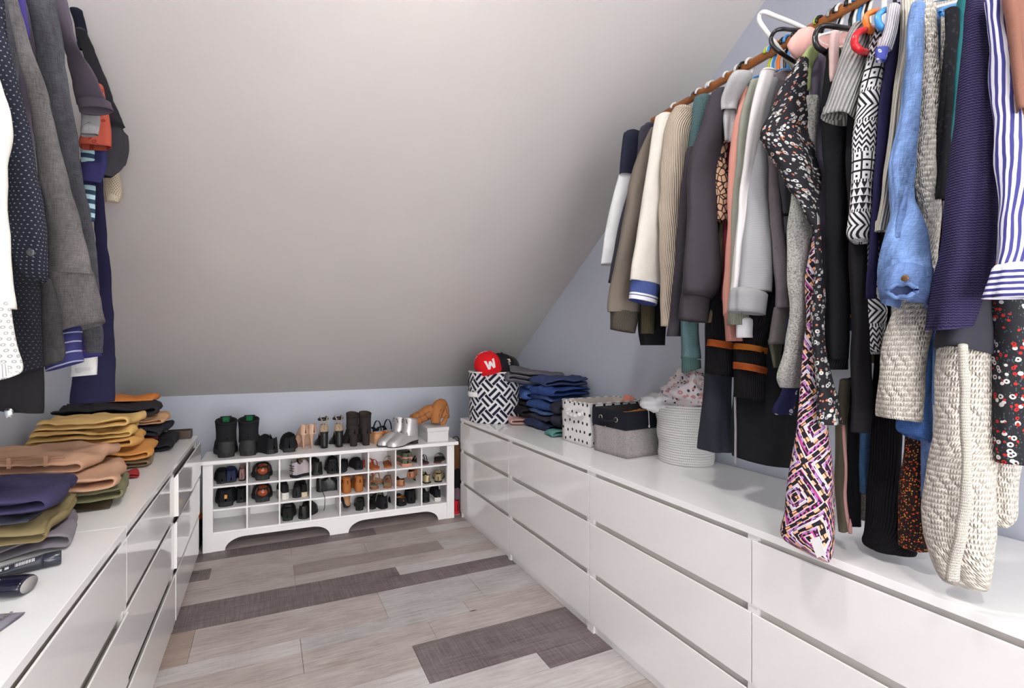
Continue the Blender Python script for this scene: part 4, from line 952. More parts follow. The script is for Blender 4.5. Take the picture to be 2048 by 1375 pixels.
def cap_hat(label, loc, rot, mat, brim, r=.088, back=None, logo=None, sticker=None, side_mat=None):
    o = thing('baseball_cap', label, 'cap', loc, rot=rot, group='caps in the drum basket')
    n = 30; R = []; UV = []
    for i in range(13):
        a = pi/2*i/12
        R.append([(cos(2*pi*j/n)*r*cos(a)**.8, sin(2*pi*j/n)*r*1.12*cos(a)**.8, sin(a)*r*1.05) for j in range(n)]); UV.append([(j/n, a) for j in range(n)])
    if side_mat:
        fr_ = MB(); fr_.rings([[p for j, p in enumerate(row+[row[0]]) if True] for row in R], False)
        A, B = MB(), MB(); A.v = B.v = fr_.v; A.uv = B.uv = fr_.uv
        for f in fr_.f:
            c = sum((Vector(fr_.v[q]) for q in f), Vector())/4
            (A if c.y < .02 else B).f.append(f)
        A.build('front_panels', mat, o, True, fixn=False); B.build('mesh_back', side_mat, o, True, fixn=False)
    else:
        b = MB(); b.rings(R, True, (False, True), UV); b.build('crown', mat, o, True)
    b = MB(); b.lathe([(.001, .012), (.007, .01), (.008, 0)], 12, (0, 0, r*1.05-.004)); b.build('top_button', mat, o, True)
    for k in range(3):
        a = k*pi/3+pi/6
        b = MB(); b.pipe([(cos(a)*r*1.01*cos(q)**.8, sin(a)*r*1.13*cos(q)**.8, sin(q)*r*1.055) for q in [pi*(i/24) if i <= 12 else pi*(i/24) for i in range(1, 12)]], .0012, 5); b.build('seam', mat, o, True)
    # brim points to local -y
    rows_ = []
    for i in range(8):
        s = i/7; row = []
        for j in range(15):
            a = -pi/2+(j/14-.5)*2.0
            rr = r*1.12
            bx, by = cos(a)*r, sin(a)*rr
            ext = .075*s*cos((j/14-.5)*2.6)
            row.append((bx*(1-.05*s), by-ext, .006-.018*s*abs(j/7-1)**2*2+.002))
        rows_.append(row)
    b = MB(); b.rings(rows_, False); low = [[(p[0], p[1], p[2]-.004) for p in row] for row in rows_]; b.rings(low, False)
    i0 = len(rows_)*15
    for j in range(14): b.f.append([105+j, 105+j+1, i0+105+j+1, i0+105+j])
    b.build('brim', brim, o, True)
    if logo:
        if logo[0] == 'W':
            sx_, sy_ = logo[1]*.5, logo[1]*.42
            pl = [(-1, 1), (-.56, 1), (-.46, .0), (-.2, .75), (.2, .75), (.46, .0), (.56, 1), (1, 1), (.72, -1), (.3, -1), (0, -.15), (-.3, -1), (-.72, -1)]
            bm = bmesh.new(); vs = [bm.verts.new((x*sx_, y*sy_, .001)) for x, y in pl]; fc = bm.faces.new(vs)
            bmesh.ops.triangulate(bm, faces=[fc]); bmesh.ops.subdivide_edges(bm, edges=bm.edges[:], cuts=3, use_grid_fill=True)
            ex = bmesh.ops.extrude_face_region(bm, geom=bm.faces[:]); bmesh.ops.translate(bm, vec=(0, 0, .002), verts=[g for g in ex['geom'] if isinstance(g, bmesh.types.BMVert)])
            bmesh.ops.recalc_face_normals(bm, faces=bm.faces); me = bpy.data.meshes.new('letter'); bm.to_mesh(me); bm.free()
        else:
            cu = bpy.data.curves.new('logo_text', 'FONT'); cu.body = logo[0]; cu.size = logo[1]; cu.extrude = .001; cu.align_x = 'CENTER'; cu.align_y = 'CENTER'; cu.offset = logo[3]; cu.resolution_u = 3
            tmp = bpy.data.objects.new('tmp', cu); COL.objects.link(tmp); dg = bpy.context.evaluated_depsgraph_get()
            me = bpy.data.meshes.new_from_object(tmp.evaluated_get(dg)); bpy.data.objects.remove(tmp); bpy.data.curves.remove(cu)
        for v in me.vertices:
            x, y, z = v.co; zz = .46*r+y*.9
            k = max(.05, 1-(zz/(r*1.05))**2)**.4
            xx = x; k2 = sqrt(max(.01, 1-(xx/(r*k))**2)); v.co = (xx, -(r*1.12*k*k2)-.0012-z, zz)
        me.materials.clear(); me.materials.append(logo[2])
        lo = bpy.data.objects.new('letter', me); COL.objects.link(lo); lo.parent = o
    if sticker:
        b = MB()
        def pj(x, z, d):
            k = max(.05, 1-(z/(r*1.05))**2)**.4; return (x, -(r*1.12*k*sqrt(max(.01, 1-(x/(r*k))**2)))-d, z)
        tri = [(-.012, .078), (.018, .080), (.016, .056)]
        b.rings([[pj(x, z, .0008) for x, z in tri], [pj(x, z, .0022) for x, z in tri]], True, (True, True)); b.build('sticker', sticker, o)
    return o
m_redcap = plain('red_twill', (224, 28, 38)); m_wh = plain('white_twill', (226, 226, 226)); m_bcap = plain('black_twill', (30, 31, 38))
cap_hat('red baseball cap with white letter W on the front and white mesh back', (1.52, 3.15, TOP+DH+.048), (.30, -.30, -.22), m_redcap, m_redcap,   .102, logo=('W', .078, m_wh, .0065), side_mat=m_wh)
cap_hat('black baseball cap with white letter S and tan sticker beside the red cap', (1.635, 3.17, TOP+DH+.03), (.1, .05, .15), m_bcap, m_bcap, .105, logo=('S', .042, plain('silver_thread', (196, 198, 204)), .0), sticker=plain('tan_sticker', (222, 198, 160)))
cap_hat('black leather cap with white trimmed brim turned to the right', (1.71, 3.21, TOP+DH+.025), (.05, .28, .9), gloss('black_leather_cap', (34, 34, 38), .35), plain('grey_trim', (150, 150, 150)), .092)
for (x, y, z, sd, lab) in ((1.52, 3.28, .28, 3, 'dark knitted hat stuffed at the back of the drum basket'), (1.64, 3.22, .25, 5, 'dark cloth hat filling the middle of the drum basket')):
    t = thing('knit_hat', lab, 'hat', (x, y, TOP+z-.06), group='caps in the drum basket')
    blob('crown', plain('dark_knit_hat', (36, 37, 46)), (0, 0, .06), (.095, .09, .085), t, sd, .15); b = MB(); b.pipe([(cos(2*pi*j/24)*.085, sin(2*pi*j/24)*.08, .01) for j in range(25)], .012, 8, False); b.build('band', plain('dark_knit_band', (28, 29, 36)), t, True)

# jeans pile
jb = (1.86, 2.76)
stack(jb, [
 ('folded_jeans', 'dark navy jeans at the bottom of the right jeans pile', 'jeans', .0, .0, .34, .29, 2, 0.0293, denim('jean_dark', (34, 42, 72)), pi+.05, 41),
 ('folded_jeans', 'black folded jeans second from bottom of the right jeans pile', 'jeans', -.01, -.02, .34, .28, 1, 0.0342, denim('jean_black', (44, 44, 56)), pi-.05, 42),
 ('folded_jeans', 'pale blue folded jeans in the lower right jeans pile', 'jeans', .0, .01, .33, .28, 1, 0.0317, denim('jean_pale', (84, 108, 160)), pi+.02, 43),
 ('folded_jeans', 'royal blue folded jeans in the middle of the right jeans pile', 'jeans', .0, -.01, .33, .27, 2, 0.0293, denim('jean_royal', (42, 66, 122)), pi+.08, 44),
 ('folded_jeans', 'sky blue folded jeans upper in the right jeans pile', 'jeans', .015, .0, .33, .27, 1, 0.0317, denim('jean_sky', (78, 104, 160)), pi-.02, 45),
 ('folded_jeans', 'bright blue folded jeans near the top of the right jeans pile', 'jeans', .01, -.03, .34, .27, 2, 0.0317, denim('jean_bright', (40, 66, 126)), pi+.1, 46),
 ('folded_jeans', 'dusky navy jeans topmost of the right jeans pile', 'jeans', .01, -.02, .34, .26, 2, 0.0305, denim('jean_dusky', (52, 64, 104)), pi-.1, 47)], 0, 1)
folded('folded_trousers', 'grey folded trousers tilted between drum basket and jeans pile', (1.80, 2.985, TOP+.285), .40, .28, 3, .036, plain('steel_grey', (104, 102, 110)), pi-.35, 48, 'trousers', 'folded clothes on the right dressers', tilt=(.0, -.12))
folded('folded_trousers', 'blue grey folded jeans behind the drum basket under the grey trousers', (1.88, 2.99, TOP+.175), .32, .28, 3, .045, denim('jean_greyblue', (60, 86, 150)), pi-.2, 49, 'jeans', 'folded clothes on the right dressers')
folded('folded_trousers', 'black folded trousers wedged beside the drum basket', (1.86, 2.99, TOP+.062), .34, .28, 3, .034, plain('wedge_black', (34, 34, 42)), pi-.2, 50, 'trousers', 'folded clothes on the right dressers')
folded('folded_blouse', 'dusty pink folded blouse at the bottom beside the drum basket', (1.82, 2.985, TOP+.001), .40, .22, 2, .028, plain('dusty_pink', (198, 160, 156)), pi-.25, 51, 'blouse', 'folded clothes on the right dressers')
folded('folded_blouse', 'sea green folded blouse peeking behind the dotted bin', (1.82, 2.50, TOP+.001), .36, .12, 2, .02, plain('sea_green', (90, 140, 134)), pi, 52, 'blouse', 'folded clothes on the right dressers')
folded('folded_coat', 'black puffed garment standing between jeans pile and dotted bin', (1.85, 2.51, TOP+.045), .34, .1, 4, .045, plain('puff_black', (48, 48, 62)), pi, 53, 'jacket', 'folded clothes on the right dressers')

def open_bin(name, label, c, sx, sy, h, mat, lin_m, rz, band=None, rim=None, taper=.0):
    t = thing(name, label, 'bin', (c[0], c[1], TOP+.0006), rz)
    def ring(z, k=1.0, q=0):
        o = []; ax, ay = sx/2*k-q, sy/2*k-q; per = 0
        m = 9
        cs = [(-ax, -ay), (ax, -ay), (ax, ay), (-ax, ay)]
        for a in range(4):
            p, r_ = cs[a], cs[(a+1) % 4]
            for i in range(m):
                s = i/m; x = p[0]+(r_[0]-p[0])*s; y = p[1]+(r_[1]-p[1])*s
                o.append((x, y, z))
        return o
    def soft(o, amp, sd):
        return [(x+noise.noise(Vector((x*14, y*14, z*12+sd)))*amp, y+noise.noise(Vector((x*14+9, y*14, z*12+sd)))*amp, z) for x, y, z in o]
    def uv_of(o):
        per = 2*(sx+sy); return [((j/36)*per, o[j][2]) for j in range(36)]
    zs = [h*i/10 for i in range(11)]
    zt = h if not band else h-band[0]
    R = [soft(ring(z, 1-taper*(1-z/h)), .006, 2) for z in zs if z <= zt+1e-6]
    UV = [uv_of(r) for r in R]
    b = MB(); b.rings([r+[r[0]] for r in R], False, (True, False), [u+[(2*(sx+sy), u[0][1])] for u in UV]); b.build('wall', mat, t, True)
    b = MB(); b.rings([ring(h-.001, 1, .006), ring(.02, 1, .008)], True, (False, True)); b.build('lining', lin_m, t)
    if band:
        b = MB(); b.rings([ring(h-band[0]-.004, 1, -.004), ring(h, 1, -.004), ring(h, 1, .005), ring(h-.01, 1, .005)], True); b.build('top_band', band[1], t)
    else:
        rr = ring(h, 1, .0)
        b = MB(); b.pipe([Vector(p) for p in rr+[rr[0]]], .004, 8, False); b.build('rim', rim, t, True)
    return t
t = open_bin('fabric_bin', 'white fabric storage bin with black dots and tied handle', (1.845, 2.245), .40, .25, .245, dots('bin_dots', (226, 224, 222), (34, 34, 40), .052, .17, False, .12), plain('bin_lining', (214, 204, 196)), .03, rim=dots('rim_dots', (226, 224, 222), (34, 34, 40), .03, .3))
b = MB(); b.pipe([Vector(catmull([(-.203, -.07, .19), (-.222, -.05, .175), (-.226, 0, .168), (-.222, .05, .175), (-.203, .07, .19)], 4*i/16)) for i in range(17)], .011, 10); b.build('handle', dots('bin_dots', BLK, BLK), t, True)
for yy in (-.07, .07):
    b = MB(); b.pipe([(-.203, yy, .2), (-.214, yy, .19), (-.21, yy*1.1, .165)], .004, 6); b.build('handle_knot', dots('bin_dots', BLK, BLK), t, True)
t2 = thing('coral_cloth', 'small coral cloth end inside the dotted bin', 'cloth', (1.99, 2.19, TOP+.16)); blob('cloth', plain('coral', (226, 146, 128)), (0, 0, .06), (.03, .04, .05), t2, 4, .4)
m_felt = denim('grey_felt', (158, 152, 150), .12)
t = open_bin('felt_bin', 'grey fabric storage bin with black top band and rope handle', (1.83, 1.965), .37, .235, .236, m_felt, plain('felt_lining', (70, 68, 70)), .06, band=(.085, plain('black_band', (28, 30, 38))), taper=.03)
for yy in (-.055, .055):
    b = MB(); b.pipe([(-.190, yy+cos(2*pi*j/16)*.011, .19+sin(2*pi*j/16)*.011) for j in range(17)], .0026, 8, False); b.build('grommet', gloss('brass_silver', (196, 190, 170), .25, metal=.9), t, True)
b = MB(); b.pipe([Vector(catmull([(-.186, .055, .19), (-.204, .04, .183), (-.21, 0, .178), (-.204, -.04, .183), (-.186, -.055, .19)], 4*i/16)) for i in range(17)], .0065, 8); b.build('handle', plain('black_band', BLK), t, True)
b = MB(); b.pipe([(-.1885, .02+.006*sin(i*.9), .15-.145*i/10) for i in range(11)], .0016, 6); b.build('seam', m_felt, t, True)
t2 = thing('rust_cloth', 'rust orange cloth folded inside the grey felt bin', 'cloth', (1.83, 1.965, TOP+.1)); blob('cloth', plain('rust_cotton', (196, 128, 76)), (0, 0, .06), (.13, .085, .055), t2, 7, .35)
t2 = thing('cord_tassel', 'thin white cord dangling over the black band of the felt bin', 'cord', (1.80, 1.84, TOP+.2))
b = MB(); b.pipe([Vector(catmull([(1.80, 1.862, TOP+.245), (1.80, 1.838, TOP+.235), (1.802, 1.836, TOP+.20), (1.803, 1.835, TOP+.165)], 3*i/12)) for i in range(13)], .002, 6); b.build('string', plain('white_string', (220, 218, 216)), t2, True, world=True)
b = MB(); b.lathe([(.001, -.008), (.004, -.006), (.0042, .004), (.001, .007)], 10, (1.803, 1.835, TOP+.158)); b.build('bead', gloss('white_bead', (226, 224, 222), .3), t2, True, world=True)

# rope basket
RC = Vector((1.905, 1.70, TOP+.0006))
t = thing('rope_basket', 'white coiled cotton rope basket standing beside the felt bin', 'basket', RC)
m_rope = stripes('rope_twist', [(226, 224, 222), (202, 200, 198)], .008, True, 0, (.6,))
nco = 24; hh = .272
for k in range(nco):
    z = .006+hh*k/(nco-1); r = .118+.014*sstep(0, 1, k/(nco-1))+.003*sin(k*.7)
    b = MB(); m = 40; R = []; UV = []
    for j in range(m+1):
        a = 2*pi*j/m; R.append([(cos(a)*(r+cos(q*pi/4)*.0068), sin(a)*(r+cos(q*pi/4)*.0068), z+sin(q*pi/4)*.0064) for q in range(8)]); UV.append([(a*r+q*.0015, q*.002) for q in range(8)])
    b.rings(R, True, (False, False), UV); b.build('rope_coil', m_rope, t, True)
b = MB(); b.lathe([(.001, .002), (.117, .002), (.117, .01), (.001, .01)], 30); b.build('base', m_rope, t)
t2 = thing('floral_cloth', 'crumpled white cloth with pink and black flower print in the rope basket', 'cloth', (RC.x, RC.y, TOP+.2))
blob('cloth', floral('pink_flower_cloth', (222, 212, 212), [(206, 150, 150), (70, 58, 72), (176, 140, 130)], 45, .34), (.01, -.01, .125), (.105, .105, .115), t2, 9, .42, n=52, fr=2.8)
t2 = thing('white_cloth', 'plain white cloth spilling from the rope basket over the felt bin', 'cloth', (RC.x-.06, RC.y+.06, TOP+.22))
blob('cloth', plain('white_muslin', (226, 224, 224)), (0, .03, .06), (.10, .10, .045), t2, 12, .45, n=40, fr=2.4)
# ------------------------------------------------------------------ shoes
def shoe(label, loc, rz, up, sole, L=.27, W=.098, heel=0.0, style='low', shaft=0, sole_t=.014, hh=.062, point=.0, lining=None, laces=None, heel_kind='block', wedge=False, strap=None, name=None, tiltx=0, shaft_w=1.0, cuff=None, group=None, open_end=.5, roll=0):
    t = thing(name or ('boot' if shaft else 'shoe'), label, 'boot' if shaft else 'shoe', loc, rot=(tiltx, roll, rz), group=group or 'pairs of shoes on the rack')
    lining = lining or plain('shoe_lining', (60, 52, 46))
    ns = 26
    def wd(s):
        base = .33+.03*sin(s*pi)+.17*sstep(.35, .68, s)
        toe = sqrt(max(0, 1-max(0, (s-.72)/.28)**(2.2-point*.9)))
        hl = sqrt(max(0, 1-max(0, (.10-s)/.10)**2))
        return W*base*(.06+.94*toe)*(.12+.88*hl)
    def zb(s): return sole_t+heel*(1-sstep(.18, .66, s))
    def ht(s):
        if style == 'pump': h = hh*(1-sstep(.0, .25, s)*.45)*(1-.35*sstep(.5, 1, s))
        else: h = hh*(1.05-.28*sstep(.05, .25, s)+.33*sstep(.28, .5, s)-.62*sstep(.5, .98, s))
        return max(.012, h)*(.3+.7*sqrt(max(0, 1-max(0, (s-.9)/.1)**2)))
    def op(s): 
        return sstep(.015, .06, s)*(1-sstep(open_end-.05, open_end+.05, s))
    nt = 10; half = []
    A, B = MB(), MB(); rowsv = []
    for i in range(ns+1):
        s = i/ns; w_, h, z0, o = wd(s), ht(s), zb(s), op(s); pts = []
        for q in range(nt+1):
            k = q/nt
            if k <= .6:
                a = k/.6; x1 = w_*(1.0+.06*sin(a*pi))*(1-a*.22); z1 = h*a
                a2 = (k)*pi/2; x2 = w_*cos(a2)**.65; z2 = h*sin(a2)**.8
            else:
                a = (k-.6)/.4; x1 = w_*.72*(1-sstep(.3, 1, a)); z1 = h*(1-.8*sstep(0, .5, a))
                a2 = k*pi/2; x2 = w_*max(0, cos(a2))**.65; z2 = h*sin(a2)**.8
            pts.append((x2+(x1-x2)*o, z2+(z1-z2)*o))
        row = [(x, s*L, z0+z) for x, z in pts]+[(-x, s*L, z0+z) for x, z in pts[-2::-1]]
        rowsv.append(row)
    m = len(rowsv[0]); G = MB()
    for i, r in enumerate(rowsv):
        for j, p in enumerate(r): G.vert(p, (j*.008, p[1]))
    A.v = B.v = G.v; A.uv = B.uv = G.uv
    for i in range(ns):
        s = (i+.5)/ns
        for j in range(m-1):
            f = [i*m+j, (i+1)*m+j, (i+1)*m+j+1, i*m+j+1]
            inner = 6 <= j < m-1-6 and op(s) > .5
            (B if inner else A).f.append(f)
    if style == 'sandal':
        for s0, s1, hgt in ((.58, .74, .05), (.2, .27, .055)) if not strap else strap:
            b = MB(); R = []
            for s in (s0, (s0+s1)/2, s1):
                R.append([(cos(a)*wd(s)*1.04, s*L, zb(s)+sin(a)*hgt) for a in [pi*q/14 for q in range(15)]])
            R2 = [[(x*.95, y, z-.003) for x, y, z in r] for r in R]
            b.rings(R, False); b.rings(R2, False); b.build('strap', up, t, True)
        b = MB(); b.rings([[(wd(i/ns)*k, i/ns*L, zb(i/ns)+.002) for k in (-1, -.5, 0, .5, 1)] for i in range(ns+1)], False); b.build('insole', lining, t, True)
    else:
        A.build('upper', up, t, True)
        if B.f: B.build('lining', lining, t, True)
    R = []
    for i in range(ns+1):
        s = i/ns; w_ = wd(s)*1.05; z1 = zb(s); z0 = 0 if (heel == 0 or wedge) else max(0, z1-(.006+.004*(sole_t > .02)))
        if wedge: z0 = 0
        R.append([(-w_, s*L*1.0, z0), (w_, s*L, z0), (w_*1.02, s*L, (z0+z1)/2), (w_, s*L, z1+.001), (-w_, s*L, z1+.001), (-w_*1.02, s*L, (z0+z1)/2)])
    b = MB(); b.rings(R, True, (True, True)); so = b.build('sole', sole, t)
    if heel and not wedge:
        z1 = zb(.08); R = []
        r0, r1 = {'block': (.030, .026), 'stiletto': (.022, .005), 'low': (.032, .031)}[heel_kind]
        for k in range(7):
            a = k/6; z = z1-(z1)*a; r = r1+(r0-r1)*(1-a)**(2.2 if heel_kind == 'stiletto' else 1)
            R.append([(cos(2*pi*j/14)*r, .034+(.006 if heel_kind == 'stiletto' else 0)-.006*a+sin(2*pi*j/14)*r, max(0, z)) for j in range(14)])
        b = MB(); b.rings(R, True, (True, True)); b.build('heel', cuff or sole, t, True)
    if shaft:
        R = []; zs = zb(.2)+hh*.55
        for k in range(11):
            a = k/10; z = zs+(shaft-zs)*a
            rx = W*(.40-.02*sin(a*pi)+.03*a)*shaft_w; ry = L*(.26-.05*sstep(0, .5, a))*(.92+.08*shaft_w); cy = L*(.25-.02*a)
            R.append([(cos(2*pi*j/22)*rx*(1+.02*noise.noise(Vector((j, k*.4, L*9)))), cy+sin(2*pi*j/22)*ry, z+(.012*sin(2*pi*j/22) if k > 8 else 0)) for j in range(22)])
        R.append([(x*.9, y*.9+L*.023, z-.002) for x, y, z in R[-1]]); n0 = len(R)
        b = MB(); b.rings(R, True, (False, False)); b.build('shaft', up, t, True)
        top = R[-1]; cy = sum(p[1] for p in top)/22
        b = MB(); b.rings([top, [(x*.85, cy+(y-cy)*.85, z-.06) for x, y, z in top], [(x*.1, cy+(y-cy)*.1, z-.065) for x, y, z in top]], True, (False, True)); b.build('shaft_lining', lining, t, True)
        if laces:
            for k in range(5):
                z = zs+(shaft-zs)*(.05+.18*k); yy = L*(.49-.045*min(k, 3)); 
                b = MB(); b.pipe([(-W*.22, yy-.004, z), (0, yy+.006, z+.008), (W*.22, yy-.004, z+.012)], .0024, 6); b.build('lace', laces, t, True)
            b = MB(); b.pipe([(0, L*.42, shaft-.02), (.02, L*.44, shaft-.005), (.03, L*.44, shaft-.03), (0, L*.42, shaft-.02), (-.02, L*.44, shaft-.005), (-.03, L*.43, shaft-.035)], .002, 6); b.build('lace', laces, t, True)
    elif laces:
        for k in range(4):
            s = .42+.06*k; h = zb(s)+ht(s)
            b = MB(); b.pipe([(-W*.2, s*L, h-.004), (0, s*L+.004, h+.004), (W*.2, s*L+.008, h-.004)], .0024, 6); b.build('lace', laces, t, True)
        b = MB(); b.pipe([(0, .4*L, zb(.4)+ht(.4)), (.02, .38*L, zb(.4)+ht(.4)+.015), (.035, .40*L, zb(.4)+ht(.4)-.01), (.0, .4*L, zb(.4)+ht(.4)), (-.025, .37*L, zb(.4)+ht(.4)+.018), (-.04, .40*L, zb(.4)+.03)], .0022, 6); b.build('lace', laces, t, True)
    return t
m_bl = gloss('black_leather', (26, 26, 28), .38); m_bn = plain('black_nubuck', (34, 34, 37)); m_rub = gloss('black_rubber', (28, 28, 30), .6)
m_lace = plain('black_lace', (22, 22, 24)); m_nude = gloss('nude_patent', (205, 168, 146), .25); m_tan = plain('tan_suede', (178, 118, 70)); m_brn = plain('espresso_suede', (52, 46, 46))
m_cog = gloss('cognac_leather', (150, 66, 30), .22); m_sil = gloss('silver_leather', (200, 198, 198), .42, metal=.55); m_wsole = gloss('white_rubber', (222, 218, 212), .5)
zt = RH+.0006
green = plain('green_lining', (30, 110, 66))
for x, lab, r in ((.135, 'black tall work boot with green lining, leftmost on the rack top', .1), (.262, 'black tall work boot with green lining, right one of its pair', -.08)):
    o = shoe(lab, rk(x, .05, zt), r, m_bn, m_rub, .29, .14, .0, 'low', .24, .036, .095, lining=plain('boot_lining', (30, 30, 33)), laces=m_lace, shaft_w=1.14)
    MB().box((-.036, .116, .19), (.036, .128, .262)).build('tongue', m_bn, o, bevel=.004)
    MB().box((-.02, .1145, .222), (.02, .1165, .256)).build('lining_tab', green, o)
    b = MB(); b.pipe([(cos(2*pi*j/22)*.061, .068+sin(2*pi*j/22)*.068, .236+.012*sin(2*pi*j/22)) for j in range(23)], .009, 8, False); b.build('padded_collar', m_bn, o, True)
    b = MB(); b.rings([[(cos(a)*.050*k, .004-sin(a)*.022*k, z) for a in [pi*q/10 for q in range(11)]] for z, k in ((.036, 1.04), (.06, 1.06), (.10, .95), (.108, .9))], False); b.build('heel_guard', m_rub, o, True)
for x, y, lab, r in ((.43, .06, 'black mesh sneaker leaning left beside the work boots', .5), (.53, .06, 'black mesh sneaker with upright tongue loop', .0)):
    shoe(lab, rk(x, y, zt), r, m_bn, m_rub, .235, .115, 0, 'low', 0, .028, .082, laces=m_lace, lining=plain('black_lining', (30, 30, 32)))
for x, lab in ((.64, 'nude patent stiletto pump, left of its pair'), (.698, 'nude patent stiletto pump, right of its pair')):
    shoe(lab, rk(x, .11, zt), -.30 if 0 else .35, m_nude, m_nude, .24, .09, .112, 'pump', 0, .004, .075, 1, lining=plain('nude_lining', (190, 150, 120)), heel_kind='stiletto')
for x, lab in ((.775, 'black strappy high heel sandal with V-shaped ankle straps, left of its pair'), (.882, 'black strappy high heel sandal with V-shaped ankle straps, right of its pair')):
    t = shoe(lab, rk(x, .10, zt), .1, gloss('black_strap', (24, 24, 26), .35), m_bl, .23, .085, .115, 'sandal', 0, .004, .06, heel_kind='block', lining=plain('beige_insole', (190, 170, 150)), strap=((.55, .72, .05),))
    for sg in (-1, 1):
        b = MB(); b.pipe([(0, .012, .135), (sg*.014, .02, .19), (sg*.026, .045, .225), (sg*.022, .085, .222)], .0045, 7); b.build('ankle_strap', plain('champagne_strap', (170, 150, 130)), t, True)
    b = MB(); b.pipe([(cos(q)*.03, .07+sin(q)*.02, .205) for q in [2*pi*k/16 for k in range(17)]], .011, 8, False); b.build('ankle_cuff', m_bl, t, True)
    b = MB(); b.lathe([(.03, .09), (.034, .12), (.03, .16), (.022, .17)], 14, (0, .045, .0), (False, False)); b.build('heel_counter', plain('champagne_strap', BLK), t, True)
for x, lab in ((.985, 'espresso suede ankle boot with block heel, left of its pair'), (1.078, 'espresso suede ankle boot with block heel, right of its pair')):
    shoe(lab, rk(x, .085, zt), .12, m_brn, m_brn, .235, .108, .085, 'low', .238, .006, .075, .3, heel_kind='block', shaft_w=1.05)
for x, y, lab in ((1.175, .11, 'cork platform wedge sandal with black straps, left of its pair'), (1.262, .14, 'cork platform wedge sandal with black straps, right of its pair')):
    t = shoe(lab, rk(x, y, zt), .25, plain('navy_strap', (32, 34, 46)), plain('cork', (206, 160, 122)), .235, .095, .06, 'sandal', 0, .03, .06, wedge=True, lining=plain('white_insole', (170, 182, 205)), strap=((.5, .75, .07), (.12, .2, .085)))
    b = MB(); b.rings([[(x_, y_, .078) for x_, y_ in ((-.034, .0), (.034, .0), (.038, .06), (-.038, .06))], [(x_, y_, .085) for x_, y_ in ((-.034, .0), (.034, .0), (.038, .06), (-.038, .06))]], True, (True, True)); b.build('orange_edge', plain('orange_edge', (226, 130, 60)), t)
# silver lace-up boots, side on, toe to the left
for x, y, lab in ((1.40, .125, 'silver metallic lace-up ankle boot standing behind its twin'), (1.455, .055, 'silver metallic lace-up ankle boot in front of its twin')):
    shoe(lab, rk(x, y, zt), pi/2+.42, m_sil, gloss('dark_sole', (44, 40, 40), .5), .285, .108, .018, 'low', .2, .012, .078, laces=m_lace, heel_kind='low', shaft_w=1.1, lining=plain('grey_boot_lining', (120, 116, 112)))
# shoe box and tan boots
o = thing('shoe_box', 'white cardboard shoe box with lid at the right end of the rack', 'box', rk(1.62, .15, zt), -.03)
m_card = gloss('white_card', (216, 214, 216), .6)
MB().box((-.085, -.12, 0), (.085, .13, .08)).build('box', m_card, o, bevel=.002)
MB().box((-.09, -.125, .0805), (.09, .135, .112)).build('lid', m_card, o, bevel=.003)
for k, (dx, dy, rr, lab) in enumerate(((-.04, .02, -.5, 'tan suede slouch boot slumped on the shoe box'), (.03, -.01, .15, 'tan suede slouch boot with folded shaft over the shoe box'))):
    o = thing('boot', lab, 'boot', rk(1.62+dx, .15+dy, zt+.1135), rr, 'pairs of shoes on the rack')
    if k == 0:
        P = [(-.13, .0, .045), (-.09, .0, .055), (-.04, .0, .075), (.0, 0, .1), (.05, 0, .12)]; rr_ = [.035, .045, .052, .055, .045]
    else:
        P = [(-.03, -.02, .02), (-.02, -.015, .07), (.0, 0, .12), (.03, .01, .155), (.055, .02, .15), (.07, .02, .10), (.07, .02, .05)]; rr_ = [.034, .046, .052, .05, .045, .042, .04]
    Q = []; q_r = []
    for i in range(25):
        c = catmull([p+(r,) for p, r in zip(P, rr_)], (len(P)-1)*i/24); Q.append(Vector(c[:3])+noise.noise_vector(Vector((i*.4, k*3, 0)))*.006); q_r.append(c[3]*(1+.12*noise.noise(Vector((i*.5, k, 3)))))
    b = MB(); b.pipe(Q, q_r, 18); b.build('shaft', m_tan, o, True)
    b = MB(); b.pipe([Q[i]+Vector((0, -q_r[i]*1.0, 0)) for i in range(4, 22)], .0022, 5); b.build('zip', plain('zip_dark', (86, 64, 70)), o, True)
    if k == 0:
        b = MB(); b.rings([[(-.19+.14*s, -.045+y*.8, .01+z) for y, z in ((0, 0), (.09, 0), (.1, .03), (.06, .02+.045*s), (.03, .02+.045*s), (-.01, .03))] for s in (0, .3, .6, 1)], True, (True, True)); b.build('foot', m_tan, o, True)
    else:
        b = MB(); b.pipe([Q[-3]+Vector((0, -.045, .0)), Q[-1]+Vector((-.03, -.05, -.03)), Q[-1]+Vector((-.06, -.05, -.05))], [.012, .02, .008], 8); b.build('flap', m_tan, o, True)

# shoes in the cubbies
def cub(c, r, dx=0, dy=.03, dz=0): return rk(.06+(c+.5)*CW+dx, dy, SHELF[2-r]+.0006+dz)
G = 'shoes in the rack cubbies'
K = dict(group=G)
shoe('navy canvas shoe in the top left cubby', cub(0, 0, .0, .07), .1, plain('navy_canvas', (48, 54, 86)), m_rub, .2, .09, 0, 'low', 0, .012, .07, **K)
shoe('dusty pink shoe heel at the right of the top left cubby', cub(0, 0, .065, .08), 0, plain('pink_shoe', (168, 130, 130)), m_rub, .19, .055, 0, 'low', 0, .01, .075, **K)
shoe('black shoe at the left of the top left cubby', cub(0, 0, -.055, .06), .1, m_bn, m_rub, .2, .085, 0, 'low', 0, .012, .07, **K)
for r, lab in ((0, 'cognac leather shoe with black sole in the top cubby row'), (1, 'cognac leather shoe with black sole in the middle cubby row')):
    o = shoe(lab, cub(1, r, -.005, .05), .05, m_bl, m_rub, .2, .125, 0, 'low', 0, .03, .068, **K)
    blob('heel_panel', m_cog, (0, .042, .063), (.046, .047, .043), o, 2, .04)
